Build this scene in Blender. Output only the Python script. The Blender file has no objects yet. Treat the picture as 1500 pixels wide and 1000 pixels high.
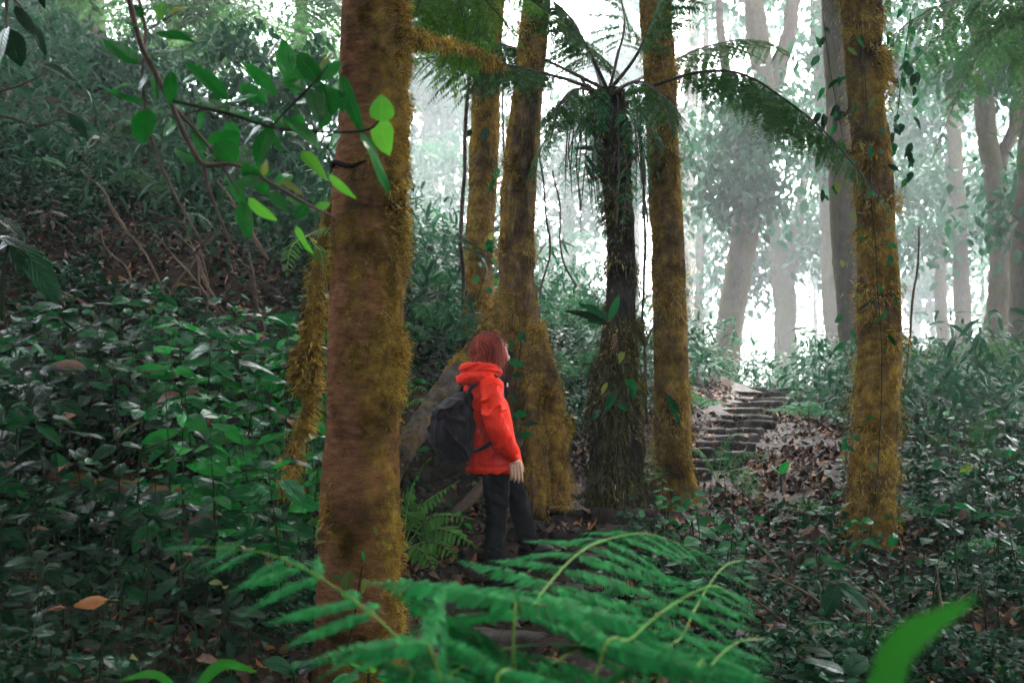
import bpy, bmesh, math, random
import numpy as np
from mathutils import Vector, Matrix, noise as mnoise

random.seed(11)
RNG = np.random.default_rng(11)
scene = bpy.context.scene
COL = scene.collection

# ------------------------------------------------------------------ camera
CAMZ, PITCH, F = 0.95, math.radians(5.48), 35.0 / 36.0 * 1500.0
cd = bpy.data.cameras.new('camera')
cd.sensor_width, cd.lens, cd.clip_start, cd.clip_end = 36.0, 35.0, 0.05, 600.0
cd.dof.use_dof, cd.dof.focus_distance, cd.dof.aperture_fstop = True, 6.7, 3.4
cam = bpy.data.objects.new('camera', cd)
COL.objects.link(cam)
cam.location = (0, 0, CAMZ)
cam.rotation_euler = (math.pi / 2 + PITCH, 0, 0)
scene.camera = cam

# ------------------------------------------------------------------ sky, sun, exposure
SUN_EL, SUN_AZ = math.radians(58), math.radians(25)      # azimuth measured from +Y towards +X
world = bpy.data.worlds.new('World')
scene.world = world
world.use_nodes = True
wn, wl = world.node_tree.nodes, world.node_tree.links
wn.clear()
sky = wn.new('ShaderNodeTexSky')
sky.sky_type = 'NISHITA'
sky.sun_disc = False
sky.sun_elevation, sky.sun_rotation = SUN_EL, SUN_AZ
sky.air_density, sky.dust_density, sky.ozone_density = 1.0, 4.0, 1.0
hs = wn.new('ShaderNodeHueSaturation')
hs.inputs['Saturation'].default_value = 0.36             # overcast: the cloud layer takes the blue out
bg = wn.new('ShaderNodeBackground')
bg.inputs['Strength'].default_value = 0.15
wo = wn.new('ShaderNodeOutputWorld')
wl.new(sky.outputs[0], hs.inputs['Color'])
wl.new(hs.outputs[0], bg.inputs['Color'])
wl.new(bg.outputs[0], wo.inputs['Surface'])
sd = bpy.data.lights.new('sun', 'SUN')
sd.energy, sd.angle, sd.color = 1.0, math.radians(25), (1.0, 0.97, 0.92)
sun = bpy.data.objects.new('sun', sd)
COL.objects.link(sun)
sdir = Vector((math.sin(SUN_AZ) * math.cos(SUN_EL), math.cos(SUN_AZ) * math.cos(SUN_EL), math.sin(SUN_EL)))
sun.rotation_euler = sdir.to_track_quat('Z', 'Y').to_euler()
sun.location = (6, 12, 30)
vs = scene.view_settings
scene.display_settings.display_device = 'sRGB'
vs.view_transform, vs.look, vs.gamma, vs.use_curve_mapping = 'Standard', 'None', 1.0, False
vs.exposure = 4.4
scene.render.engine = 'CYCLES'
cy = scene.cycles
cy.use_denoising = True
cy.max_bounces, cy.diffuse_bounces, cy.glossy_bounces = 6, 3, 2
cy.transmission_bounces, cy.volume_bounces, cy.transparent_max_bounces = 3, 2, 4
cy.use_adaptive_sampling = True
cy.adaptive_threshold = 0.02
cy.sample_clamp_indirect = 6.0
cy.caustics_reflective = cy.caustics_refractive = False

# ------------------------------------------------------------------ small maths
SP, CP = math.sin(PITCH), math.cos(PITCH)
def P(px, py, Y):
    """World point seen at photograph pixel (px, py) at distance Y along the ground."""
    u, v = (px - 750.0) / F, (500.0 - py) / F
    t = Y / (CP - v * SP)
    return Vector((u * t, Y, CAMZ + (SP + v * CP) * t))
def proj(x, y, z):
    dy, dz = y, z - CAMZ
    f = dy * CP + dz * SP
    up = -dy * SP + dz * CP
    return 750 + F * x / f, 500 - F * up / f
def _h(ix, iy, iz, s):
    n = (ix * 374761393 + iy * 668265263 + iz * 2147483647 + s * 974634277) & 0xFFFFFFFF
    n = ((n ^ (n >> 13)) * 1274126177) & 0xFFFFFFFF
    n = ((n ^ (n >> 15)) * 2246822519) & 0xFFFFFFFF
    return ((n ^ (n >> 16)) & 0xFFFFFF) / float(0xFFFFFF) * 2 - 1
def vnoise(p, seed=0):
    p = np.asarray(p, float)
    i = np.floor(p).astype(np.int64)
    f = p - i
    f = f * f * (3 - 2 * f)
    r = 0
    for dx in (0, 1):
        for dy in (0, 1):
            for dz in (0, 1):
                w = (f[..., 0] if dx else 1 - f[..., 0]) * (f[..., 1] if dy else 1 - f[..., 1]) * (f[..., 2] if dz else 1 - f[..., 2])
                r = r + w * _h(i[..., 0] + dx, i[..., 1] + dy, i[..., 2] + dz, seed)
    return r
def fbm(p, octv=4, seed=0, gain=0.5):
    p = np.asarray(p, float)
    a, r, t = 1.0, 0, 0
    for o in range(octv):
        r = r + a * vnoise(p, seed + o * 17)
        t += a
        a *= gain
        p = p * 2.03 + 3.1
    return r / t
def smooth(a, b, x):
    t = np.clip((x - a) / (b - a), 0, 1)
    return t * t * (3 - 2 * t)
def norm(a):
    return a / np.maximum(np.linalg.norm(a, axis=-1, keepdims=True), 1e-9)

# ------------------------------------------------------------------ mesh helpers
def np_mesh(name, V, faces, mats=(), smooth_on=True, uv=None, attr=None, mat_idx=None):
    """faces: list of (m,k) integer arrays. uv: per-vertex (n,2). attr: dict of per-vertex floats."""
    me = bpy.data.meshes.new(name)
    V = np.asarray(V, np.float32)
    faces = [np.asarray(f, np.int32) for f in faces if len(f)]
    loops = np.concatenate([f.ravel() for f in faces])
    tot = np.concatenate([np.full(len(f), f.shape[1], np.int32) for f in faces])
    me.vertices.add(len(V))
    me.vertices.foreach_set('co', V.ravel())
    me.loops.add(len(loops))
    me.loops.foreach_set('vertex_index', loops)
    me.polygons.add(len(tot))
    me.polygons.foreach_set('loop_start', np.concatenate([[0], np.cumsum(tot)[:-1]]).astype(np.int32))
    if uv is not None:
        l = me.uv_layers.new(name='UVMap')
        l.uv.foreach_set('vector', np.asarray(uv, np.float32)[loops].ravel())
    for k, v in (attr or {}).items():
        a = me.attributes.new(k, 'FLOAT', 'POINT')
        a.data.foreach_set('value', np.asarray(v, np.float32))
    for m in (mats if isinstance(mats, (list, tuple)) else [mats]):
        me.materials.append(m)
    if mat_idx is not None:
        me.polygons.foreach_set('material_index', np.asarray(mat_idx, np.int32))
    me.update(calc_edges=True)
    if smooth_on:
        me.polygons.foreach_set('use_smooth', np.ones(len(tot), bool))
    return me
def link(name, me, parent=None, loc=None):
    o = bpy.data.objects.new(name, me)
    COL.objects.link(o)
    if parent is not None:
        o.parent = parent
    if loc is not None:
        o.location = loc
    return o
def tag(o, label=None, cat=None, group=None, kind=None):
    if label: o['label'] = label
    if cat: o['category'] = cat
    if group: o['group'] = group
    if kind: o['kind'] = kind
    return o
def thing(name, label, cat, loc=(0, 0, 0), group=None):
    o = bpy.data.objects.new(name, None)
    o.empty_display_size = 0.1
    COL.objects.link(o)
    o.location = loc
    return tag(o, label, cat, group)

def resample(pts, step, vals=None):
    """Catmull-Rom through pts, resampled at about `step`; vals are carried along."""
    p = np.array([list(q) for q in pts], float)
    n = len(p)
    ext = np.vstack([2 * p[0] - p[1], p, 2 * p[-1] - p[-2]])
    out, tt = [], []
    for i in range(n - 1):
        a, b, c, d = ext[i:i + 4]
        m = max(2, int(np.linalg.norm(c - b) / step) + 1)
        t = np.linspace(0, 1, m, endpoint=False)[:, None]
        out.append(0.5 * (2 * b + (c - a) * t + (2 * a - 5 * b + 4 * c - d) * t ** 2 + (3 * b - a - 3 * c + d) * t ** 3))
        tt.append(i + t[:, 0])
    out.append(p[-1:]); tt.append(np.array([n - 1.0]))
    q, tt = np.vstack(out), np.concatenate(tt)
    if vals is None:
        return q
    return q, np.interp(tt, np.arange(n), vals)
def frames(q):
    T = norm(np.gradient(q, axis=0))
    N = np.zeros_like(T)
    r = np.array([1.0, 0, 0]) if abs(T[0][0]) < 0.8 else np.array([0, 1.0, 0])
    N[0] = r - T[0] * np.dot(r, T[0])
    for i in range(1, len(T)):
        v = N[i - 1] - T[i] * np.dot(N[i - 1], T[i])
        N[i] = v / max(np.linalg.norm(v), 1e-9)
    N = norm(N)
    return T, N, np.cross(T, N)
def ring_faces(nr, ns, off=0, caps=True):
    i = np.arange(nr - 1)[:, None] * ns
    j = np.arange(ns)[None, :]
    k = (j + 1) % ns
    f = np.stack([i + j, i + k, i + ns + k, i + ns + j], -1).reshape(-1, 4) + off
    out = [f]
    if caps:
        out.append(np.array([np.arange(ns)[::-1]]) + off)
        out.append(np.array([np.arange(ns)]) + off + (nr - 1) * ns)
    return out
def tube_np(pts, radii, seg=6, step=0.1, wob=0.0, seed=0):
    q, r = resample(pts, step, radii)
    if wob:
        q = q + wob * np.stack([vnoise(q * 3.1, seed), vnoise(q * 3.1, seed + 5), vnoise(q * 3.1, seed + 9)], -1)
    T, N, B = frames(q)
    a = np.arange(seg) / seg * 2 * math.pi
    V = q[:, None] + r[:, None, None] * (np.cos(a)[None, :, None] * N[:, None] + np.sin(a)[None, :, None] * B[:, None])
    return V.reshape(-1, 3), ring_faces(len(q), seg)
class Bag:
    """Collects several (V, faces) into one mesh."""
    def __init__(s): s.V, s.Fa, s.n, s.uv = [], [], 0, []
    def add(s, V, faces, uv=None):
        s.V.append(np.asarray(V, float)); s.Fa += [np.asarray(f) + s.n for f in faces]; s.n += len(V)
        s.uv.append(np.zeros((len(V), 2)) if uv is None else uv)
    def tube(s, pts, radii, seg=6, step=0.1, wob=0.0, seed=0):
        s.add(*tube_np(pts, radii, seg, step, wob, seed))
    def mesh(s, name, mat, smooth_on=True):
        return np_mesh(name, np.vstack(s.V), s.Fa, mat, smooth_on, uv=np.vstack(s.uv))

# ------------------------------------------------------------------ materials
def mat_base(name):
    m = bpy.data.materials.new(name)
    m.use_nodes = True
    nt = m.node_tree
    nt.nodes.clear()
    return m, nt.nodes, nt.links
def ramp(n, stops, interp='LINEAR'):
    r = n.new('ShaderNodeValToRGB')
    r.color_ramp.interpolation = interp
    e = r.color_ramp.elements
    while len(e) < len(stops):
        e.new(0.5)
    for k, (p, c) in enumerate(stops):
        e[k].position = p
        e[k].color = (*c, 1) if len(c) == 3 else c
    return r
def leaf_material(name, dark, light, rough=0.3, trans=0.3, vein=1.0, uvs=True, spots=0.0, coat=0.0, ior=1.22):
    m, n, l = mat_base(name)
    out = n.new('ShaderNodeOutputMaterial')
    pr = n.new('ShaderNodeBsdfPrincipled')
    tr = n.new('ShaderNodeBsdfTranslucent')
    mx = n.new('ShaderNodeMixShader')
    mx.inputs[0].default_value = trans
    oi, ge = n.new('ShaderNodeObjectInfo'), n.new('ShaderNodeNewGeometry')
    ad = n.new('ShaderNodeMath'); ad.operation = 'ADD'
    fr = n.new('ShaderNodeMath'); fr.operation = 'FRACT'
    l.new(oi.outputs['Random'], ad.inputs[0]); l.new(ge.outputs['Random Per Island'], ad.inputs[1]); l.new(ad.outputs[0], fr.inputs[0])
    tc = n.new('ShaderNodeTexCoord')
    nz = n.new('ShaderNodeTexNoise'); nz.inputs['Scale'].default_value = 4.0 if uvs else 1.3
    l.new(tc.outputs['Object'], nz.inputs['Vector'])
    mm = n.new('ShaderNodeMath'); mm.operation = 'MULTIPLY_ADD'
    l.new(nz.outputs['Fac'], mm.inputs[0]); mm.inputs[1].default_value = 0.5
    l.new(fr.outputs[0], mm.inputs[2])
    sb = n.new('ShaderNodeMath'); sb.operation = 'MULTIPLY'; sb.inputs[1].default_value = 0.68
    l.new(mm.outputs[0], sb.inputs[0])
    mid = tuple((a + b) / 2 * 0.9 for a, b in zip(dark, light))
    cr = ramp(n, [(0.0, dark), (0.55, mid), (1.0, light)])
    l.new(sb.outputs[0], cr.inputs[0])
    col = cr.outputs[0]
    if uvs and vein:
        uv = n.new('ShaderNodeUVMap')
        sx = n.new('ShaderNodeSeparateXYZ')
        l.new(uv.outputs[0], sx.inputs[0])
        ab = n.new('ShaderNodeMath'); ab.operation = 'ABSOLUTE'
        l.new(sx.outputs[1], ab.inputs[0])
        a1 = n.new('ShaderNodeMath'); a1.operation = 'MULTIPLY_ADD'; a1.inputs[1].default_value = -0.35
        l.new(ab.outputs[0], a1.inputs[0]); l.new(sx.outputs[0], a1.inputs[2])
        a2 = n.new('ShaderNodeMath'); a2.operation = 'MULTIPLY'; a2.inputs[1].default_value = 55.0
        l.new(a1.outputs[0], a2.inputs[0])
        si = n.new('ShaderNodeMath'); si.operation = 'SINE'
        l.new(a2.outputs[0], si.inputs[0])
        pw = n.new('ShaderNodeMapRange'); pw.inputs[1].default_value, pw.inputs[2].default_value = 0.55, 1.0
        l.new(si.outputs[0], pw.inputs[0])
        mr = n.new('ShaderNodeMapRange'); mr.inputs[1].default_value, mr.inputs[2].default_value = 0.0, 0.10
        mr.inputs[3].default_value, mr.inputs[4].default_value = 1.0, 0.0
        l.new(ab.outputs[0], mr.inputs[0])
        mxm = n.new('ShaderNodeMath'); mxm.operation = 'MAXIMUM'
        l.new(pw.outputs[0], mxm.inputs[0]); l.new(mr.outputs[0], mxm.inputs[1])
        mc = n.new('ShaderNodeMixRGB'); mc.inputs[2].default_value = (light[0] * 1.7 + .01, light[1] * 1.35, light[2] * 1.3, 1)
        v2 = n.new('ShaderNodeMath'); v2.operation = 'MULTIPLY'; v2.inputs[1].default_value = 0.45 * vein
        l.new(mxm.outputs[0], v2.inputs[0]); l.new(v2.outputs[0], mc.inputs[0]); l.new(col, mc.inputs[1])
        col = mc.outputs[0]
        bp = n.new('ShaderNodeBump'); bp.inputs['Strength'].default_value = 0.9 * vein; bp.inputs['Distance'].default_value = 0.012
        bp.invert = True
        l.new(mxm.outputs[0], bp.inputs['Height'])
        l.new(bp.outputs[0], pr.inputs['Normal'])
    if spots:
        vo = n.new('ShaderNodeTexNoise'); vo.inputs['Scale'].default_value = 26.0
        l.new(tc.outputs['Object'], vo.inputs['Vector'])
        r2 = ramp(n, [(0.70, (0, 0, 0)), (0.76, (spots,) * 3)])
        l.new(vo.outputs['Fac'], r2.inputs[0])
        ms = n.new('ShaderNodeMixRGB'); ms.inputs[2].default_value = (0.10, 0.055, 0.018, 1)
        l.new(r2.outputs[0], ms.inputs[0]); l.new(col, ms.inputs[1])
        col = ms.outputs[0]
    l.new(col, pr.inputs['Base Color'])
    l.new(col, tr.inputs['Color'])
    pr.inputs['Roughness'].default_value = rough
    pr.inputs['IOR'].default_value = ior if uvs else 1.11
    pr.inputs['Specular IOR Level'].default_value = 0.5
    pr.inputs['Coat Weight'].default_value = coat
    pr.inputs['Coat Roughness'].default_value = 0.16
    l.new(pr.outputs[0], mx.inputs[1]); l.new(tr.outputs[0], mx.inputs[2]); l.new(mx.outputs[0], out.inputs[0])
    return m
def ramp_material(name, stops, scale=8.0, rough=0.8, bump=0.3, bscale=None, detail=8.0, stretch=(1, 1, 1), spec=0.4, rnd=0.0, sheen=0.0, dist=0.01):
    """A rough solid: noise-driven colour ramp and fine bump."""
    m, n, l = mat_base(name)
    out = n.new('ShaderNodeOutputMaterial')
    pr = n.new('ShaderNodeBsdfPrincipled')
    tc, mp = n.new('ShaderNodeTexCoord'), n.new('ShaderNodeMapping')
    mp.inputs['Scale'].default_value = stretch
    l.new(tc.outputs['Object'], mp.inputs[0])
    nz = n.new('ShaderNodeTexNoise'); nz.inputs['Scale'].default_value = scale; nz.inputs['Detail'].default_value = detail; nz.inputs['Roughness'].default_value = 0.65
    l.new(mp.outputs[0], nz.inputs['Vector'])
    fac = nz.outputs['Fac']
    if rnd:
        oi, ge = n.new('ShaderNodeObjectInfo'), n.new('ShaderNodeNewGeometry')
        ad = n.new('ShaderNodeMath'); ad.operation = 'ADD'
        fr = n.new('ShaderNodeMath'); fr.operation = 'FRACT'
        l.new(oi.outputs['Random'], ad.inputs[0]); l.new(ge.outputs['Random Per Island'], ad.inputs[1]); l.new(ad.outputs[0], fr.inputs[0])
        sb = n.new('ShaderNodeMath'); sb.operation = 'SUBTRACT'; sb.inputs[1].default_value = 0.5
        l.new(fr.outputs[0], sb.inputs[0])
        ma = n.new('ShaderNodeMath'); ma.operation = 'MULTIPLY_ADD'; ma.inputs[1].default_value = rnd
        l.new(sb.outputs[0], ma.inputs[0]); l.new(fac, ma.inputs[2])
        fac = ma.outputs[0]
    cr = ramp(n, stops)
    l.new(fac, cr.inputs[0]); l.new(cr.outputs[0], pr.inputs['Base Color'])
    pr.inputs['Roughness'].default_value = rough
    pr.inputs['IOR'].default_value = 1.3
    pr.inputs['Specular IOR Level'].default_value = spec
    pr.inputs['Sheen Weight'].default_value = sheen
    if bump:
        n2 = n.new('ShaderNodeTexNoise'); n2.inputs['Scale'].default_value = bscale or scale * 4; n2.inputs['Detail'].default_value = 6
        l.new(mp.outputs[0], n2.inputs['Vector'])
        bp = n.new('ShaderNodeBump'); bp.inputs['Strength'].default_value = bump; bp.inputs['Distance'].default_value = dist
        l.new(n2.outputs['Fac'], bp.inputs['Height']); l.new(bp.outputs[0], pr.inputs['Normal'])
    l.new(pr.outputs[0], out.inputs[0])
    return m
def bark_material(name, bark_stops, moss_stops, rough=0.85, stretch=(1, 1, 0.35), bump=0.8, streak=None, patch=1.0, crack=0.0):
    """Bark where the 'moss' attribute is low, moss where it is high."""
    m, n, l = mat_base(name)
    out = n.new('ShaderNodeOutputMaterial')
    pr = n.new('ShaderNodeBsdfPrincipled')
    tc, mp = n.new('ShaderNodeTexCoord'), n.new('ShaderNodeMapping')
    mp.inputs['Scale'].default_value = streak or stretch
    l.new(tc.outputs['Object'], mp.inputs[0])
    nz = n.new('ShaderNodeTexNoise'); nz.inputs['Scale'].default_value = 15; nz.inputs['Detail'].default_value = 9; nz.inputs['Roughness'].default_value = 0.7
    l.new(mp.outputs[0], nz.inputs['Vector'])
    c1 = ramp(n, bark_stops); l.new(nz.outputs['Fac'], c1.inputs[0])
    barkcol = c1.outputs[0]
    if crack:                                            # fine cracks and rings in the bark
        wp = n.new('ShaderNodeMixRGB'); wp.inputs[0].default_value = 0.12
        l.new(mp.outputs[0], wp.inputs[1]); l.new(nz.outputs['Color'], wp.inputs[2])
        vo = n.new('ShaderNodeTexVoronoi'); vo.feature = 'DISTANCE_TO_EDGE'; vo.inputs['Scale'].default_value = 17
        l.new(wp.outputs[0], vo.inputs['Vector'])
        cr2 = ramp(n, [(0.0, (0.25, 0.22, 0.2)), (0.10, (1, 1, 1))]); l.new(vo.outputs['Distance'], cr2.inputs[0])
        cm = n.new('ShaderNodeMixRGB'); cm.blend_type = 'MULTIPLY'; cm.inputs[0].default_value = crack
        l.new(c1.outputs[0], cm.inputs[1]); l.new(cr2.outputs[0], cm.inputs[2])
        barkcol = cm.outputs[0]
    n3 = n.new('ShaderNodeTexNoise'); n3.inputs['Scale'].default_value = 14; n3.inputs['Detail'].default_value = 8; n3.inputs['Roughness'].default_value = 0.75
    l.new(tc.outputs['Object'], n3.inputs['Vector'])
    c2 = ramp(n, moss_stops); l.new(n3.outputs['Fac'], c2.inputs[0])
    at = n.new('ShaderNodeAttribute'); at.attribute_name = 'moss'
    n4 = n.new('ShaderNodeTexNoise'); n4.inputs['Scale'].default_value = 30; n4.inputs['Detail'].default_value = 6
    l.new(tc.outputs['Object'], n4.inputs['Vector'])
    a1 = n.new('ShaderNodeMath'); a1.operation = 'MULTIPLY_ADD'; a1.inputs[1].default_value = 1.1
    l.new(n4.outputs['Fac'], a1.inputs[0]); l.new(at.outputs['Fac'], a1.inputs[2])
    mr = n.new('ShaderNodeMapRange'); mr.inputs[1].default_value, mr.inputs[2].default_value = 0.75, 1.25
    l.new(a1.outputs[0], mr.inputs[0])
    mc = n.new('ShaderNodeMixRGB')
    n6 = n.new('ShaderNodeTexNoise'); n6.inputs['Scale'].default_value = 3.2; n6.inputs['Detail'].default_value = 5; n6.inputs['Roughness'].default_value = 0.6
    l.new(tc.outputs['Object'], n6.inputs['Vector'])
    dk = ramp(n, [(0.36, (0.22, 0.20, 0.17)), (0.54, (1, 1, 1))]); l.new(n6.outputs['Fac'], dk.inputs[0])
    wx = n.new('ShaderNodeMixRGB'); wx.blend_type = 'MULTIPLY'; wx.inputs[0].default_value = patch
    l.new(mr.outputs[0], mc.inputs[0]); l.new(barkcol, mc.inputs[1]); l.new(c2.outputs[0], mc.inputs[2])
    l.new(mc.outputs[0], wx.inputs[1]); l.new(dk.outputs[0], wx.inputs[2])   # broad dark patches at random over bark and moss
    l.new(wx.outputs[0], pr.inputs['Base Color'])
    pr.inputs['Roughness'].default_value = rough
    pr.inputs['Specular IOR Level'].default_value = 0.12
    pr.inputs['IOR'].default_value = 1.2
    n5 = n.new('ShaderNodeTexNoise'); n5.inputs['Scale'].default_value = 55; n5.inputs['Detail'].default_value = 7; n5.inputs['Roughness'].default_value = 0.7
    l.new(mp.outputs[0], n5.inputs['Vector'])
    bp = n.new('ShaderNodeBump'); bp.inputs['Strength'].default_value = bump; bp.inputs['Distance'].default_value = 0.05
    l.new(n5.outputs['Fac'], bp.inputs['Height']); l.new(bp.outputs[0], pr.inputs['Normal'])
    l.new(pr.outputs[0], out.inputs[0])
    return m

M = {}
M['leaf'] = leaf_material('leaf_green', (0.0012, 0.040, 0.010), (0.004, 0.20, 0.036), 0.22, 0.3, ior=1.18)
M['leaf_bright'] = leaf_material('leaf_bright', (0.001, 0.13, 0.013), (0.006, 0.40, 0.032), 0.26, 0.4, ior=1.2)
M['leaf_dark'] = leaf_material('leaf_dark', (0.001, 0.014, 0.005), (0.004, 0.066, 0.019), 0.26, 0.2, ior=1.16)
M['leaf_yellow'] = leaf_material('leaf_yellow_green', (0.06, 0.14, 0.02), (0.22, 0.26, 0.03), 0.35, 0.4)
M['leaf_branch'] = leaf_material('leaf_branch', (0.002, 0.050, 0.007), (0.008, 0.24, 0.018), 0.26, 0.4, vein=1.0, spots=0.9)
M['leaf_lime'] = leaf_material('leaf_lime', (0.05, 0.26, 0.02), (0.12, 0.42, 0.03), 0.3, 0.5, vein=0.6)
M['leaf_shade'] = leaf_material('leaf_shade', (0.0006, 0.008, 0.003), (0.003, 0.045, 0.014), 0.4, 0.2, ior=1.1)  # leaf green darkened to paint in the shade of the lower corners
M['spray'] = leaf_material('fern_spray', (0.05, 0.16, 0.015), (0.14, 0.34, 0.03), 0.5, 0.5, vein=0, uvs=False)
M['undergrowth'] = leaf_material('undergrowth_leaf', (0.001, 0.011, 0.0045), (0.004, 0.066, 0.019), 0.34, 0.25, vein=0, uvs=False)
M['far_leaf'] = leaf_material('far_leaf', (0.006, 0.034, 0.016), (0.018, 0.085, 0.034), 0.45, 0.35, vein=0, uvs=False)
M['fern'] = leaf_material('fern_green', (0.008, 0.085, 0.022), (0.024, 0.25, 0.060), 0.45, 0.3, vein=0, uvs=False)
M['fern_lime'] = leaf_material('fern_lime', (0.03, 0.14, 0.02), (0.10, 0.30, 0.04), 0.45, 0.45, vein=0, uvs=False)
M['treefern'] = leaf_material('tree_fern_green', (0.02, 0.07, 0.018), (0.055, 0.15, 0.035), 0.5, 0.45, vein=0, uvs=False)
M['dead'] = ramp_material('dead_leaf', [(0.22, (0.018, 0.010, 0.007)), (0.5, (0.058, 0.032, 0.021)), (0.72, (0.12, 0.070, 0.048)), (0.92, (0.24, 0.09, 0.025))], 5, 0.55, 0.2, 40, rnd=0.9, spec=0.2)
M['twig'] = ramp_material('twig_bark', [(0.3, (0.035, 0.020, 0.012)), (0.7, (0.13, 0.075, 0.042))], 14, 0.75, 0.3, rnd=0.3)
M['branch'] = ramp_material('branch_bark', [(0.3, (0.030, 0.017, 0.012)), (0.7, (0.10, 0.052, 0.036))], 20, 0.6, 0.3)
M['stem'] = ramp_material('green_stem', [(0.3, (0.006, 0.012, 0.004)), (0.7, (0.018, 0.035, 0.010))], 9, 0.7, 0, spec=0.1)
M['rachis'] = ramp_material('fern_rachis', [(0.3, (0.10, 0.22, 0.03)), (0.7, (0.17, 0.32, 0.05))], 9, 0.5, 0)
M['rachis_dark'] = ramp_material('dark_rachis', [(0.3, (0.016, 0.012, 0.010)), (0.7, (0.05, 0.036, 0.024))], 9, 0.6, 0.2)
M['moss'] = ramp_material('moss_gold', [(0.12, (0.035, 0.022, 0.003)), (0.5, (0.34, 0.205, 0.024)), (0.88, (0.62, 0.42, 0.055))], 2.2, 0.95, 0, rnd=0.9, spec=0.03)
M['moss_dark'] = ramp_material('moss_dark', [(0.25, (0.020, 0.020, 0.008)), (0.5, (0.05, 0.05, 0.014)), (0.8, (0.10, 0.095, 0.02))], 2.2, 0.95, 0, rnd=0.9, spec=0.03)
MS = [(0.3, (0.030, 0.018, 0.004)), (0.48, (0.19, 0.112, 0.015)), (0.68, (0.45, 0.275, 0.034))]
M['bark_red'] = bark_material('bark_reddish', [(0.28, (0.060, 0.024, 0.010)), (0.46, (0.30, 0.125, 0.052)), (0.60, (0.42, 0.19, 0.085)), (0.76, (0.55, 0.29, 0.16))], MS, streak=(0.8, 0.8, 2.6), bump=0.8, crack=0.4)
M['bark_moss'] = bark_material('bark_mossy', [(0.3, (0.040, 0.025, 0.012)), (0.5, (0.17, 0.100, 0.046)), (0.72, (0.32, 0.20, 0.10))], MS, crack=0.6)
M['bark_dark'] = bark_material('bark_dark', [(0.3, (0.010, 0.009, 0.008)), (0.6, (0.032, 0.026, 0.020))], [(0.3, (0.012, 0.012, 0.006)), (0.7, (0.06, 0.055, 0.016))])
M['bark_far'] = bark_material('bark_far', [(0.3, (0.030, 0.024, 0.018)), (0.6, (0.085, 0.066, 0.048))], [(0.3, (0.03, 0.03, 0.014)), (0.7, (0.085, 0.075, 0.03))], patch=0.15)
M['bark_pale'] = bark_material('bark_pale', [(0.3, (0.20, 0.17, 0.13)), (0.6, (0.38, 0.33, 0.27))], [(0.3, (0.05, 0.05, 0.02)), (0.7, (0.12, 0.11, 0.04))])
M['wood_grey'] = bark_material('wood_grey', [(0.3, (0.04, 0.032, 0.026)), (0.5, (0.13, 0.105, 0.085)), (0.72, (0.25, 0.205, 0.165))], MS, stretch=(1, 1, 1))
M['soil'] = ramp_material('forest_soil', [(0.3, (0.007, 0.004, 0.003)), (0.55, (0.022, 0.013, 0.008)), (0.8, (0.055, 0.031, 0.018))], 3.0, 0.9, 0.8, 22, dist=0.03, spec=0.1)
M['mud'] = ramp_material('path_mud', [(0.3, (0.010, 0.007, 0.005)), (0.55, (0.030, 0.020, 0.015)), (0.8, (0.07, 0.047, 0.036))], 5.0, 0.65, 0.8, 30, dist=0.02, spec=0.15)
M['stone'] = ramp_material('wet_stone', [(0.3, (0.012, 0.010, 0.009)), (0.5, (0.036, 0.030, 0.027)), (0.68, (0.085, 0.073, 0.065)), (0.85, (0.04, 0.05, 0.02))], 6.0, 0.7, 0.8, 26, rnd=0.3, dist=0.02, spec=0.1)

# ------------------------------------------------------------------ leaf and pinna templates (length along +X, tip at 1)
def leaf_np(nl=6, nw=2, width=0.42, a=0.75, b=0.95, droop=0.18, fold=0.25, wave=0.02, seed=0, petiole=0.0):
    u = np.linspace(0, 1, nl + 1)
    prof = np.clip(u, 0, 1) ** a * np.clip(1 - u, 0, 1) ** b
    prof = prof / prof.max() * width / 2
    prof[0] = width * 0.05; prof[-1] = width * 0.012
    v = np.linspace(-1, 1, 2 * nw + 1)
    r = np.random.default_rng(seed)
    ph = r.uniform(0, 6.28, 2)
    U, W = np.meshgrid(u, v, indexing='ij')
    y = W * prof[:, None]
    ay = np.abs(W) * prof[:, None]
    z = -droop * U ** 2 + fold * ay * (1 - 0.55 * np.abs(W)) + wave * np.sin(U * 9 + ph[0] + W) * np.abs(W)
    x = U * (1 - 0.25 * droop) + (petiole if petiole else 0)
    V = np.stack([x, y, z], -1).reshape(-1, 3)
    c = 2 * nw + 1
    i = np.arange(nl)[:, None] * c + np.arange(2 * nw)[None]
    Fq = np.stack([i, i + c, i + c + 1, i + 1], -1).reshape(-1, 4)
    return V, [Fq], np.stack([U, W], -1).reshape(-1, 2)
def leaf_mesh(name, mat, **k):
    V, Fq, uv = leaf_np(**k)
    return np_mesh(name, V, Fq, mat, uv=uv)
def leaf_set(key, mat, n=8, width=(0.24, 0.58), droop=(0.1, 0.35), nl=6, nw=2, a=0.75, b=0.95):
    r = random.Random(hash(key) % 1000 if False else sum(map(ord, key)))
    return [leaf_mesh(key, mat, nl=nl, nw=nw, width=r.uniform(*width), a=a * r.uniform(0.9, 1.1), b=b * r.uniform(0.9, 1.1),
                      droop=r.uniform(*droop), fold=r.uniform(0.1, 0.4), wave=r.uniform(0.005, 0.03), seed=i) for i in range(n)]
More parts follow.
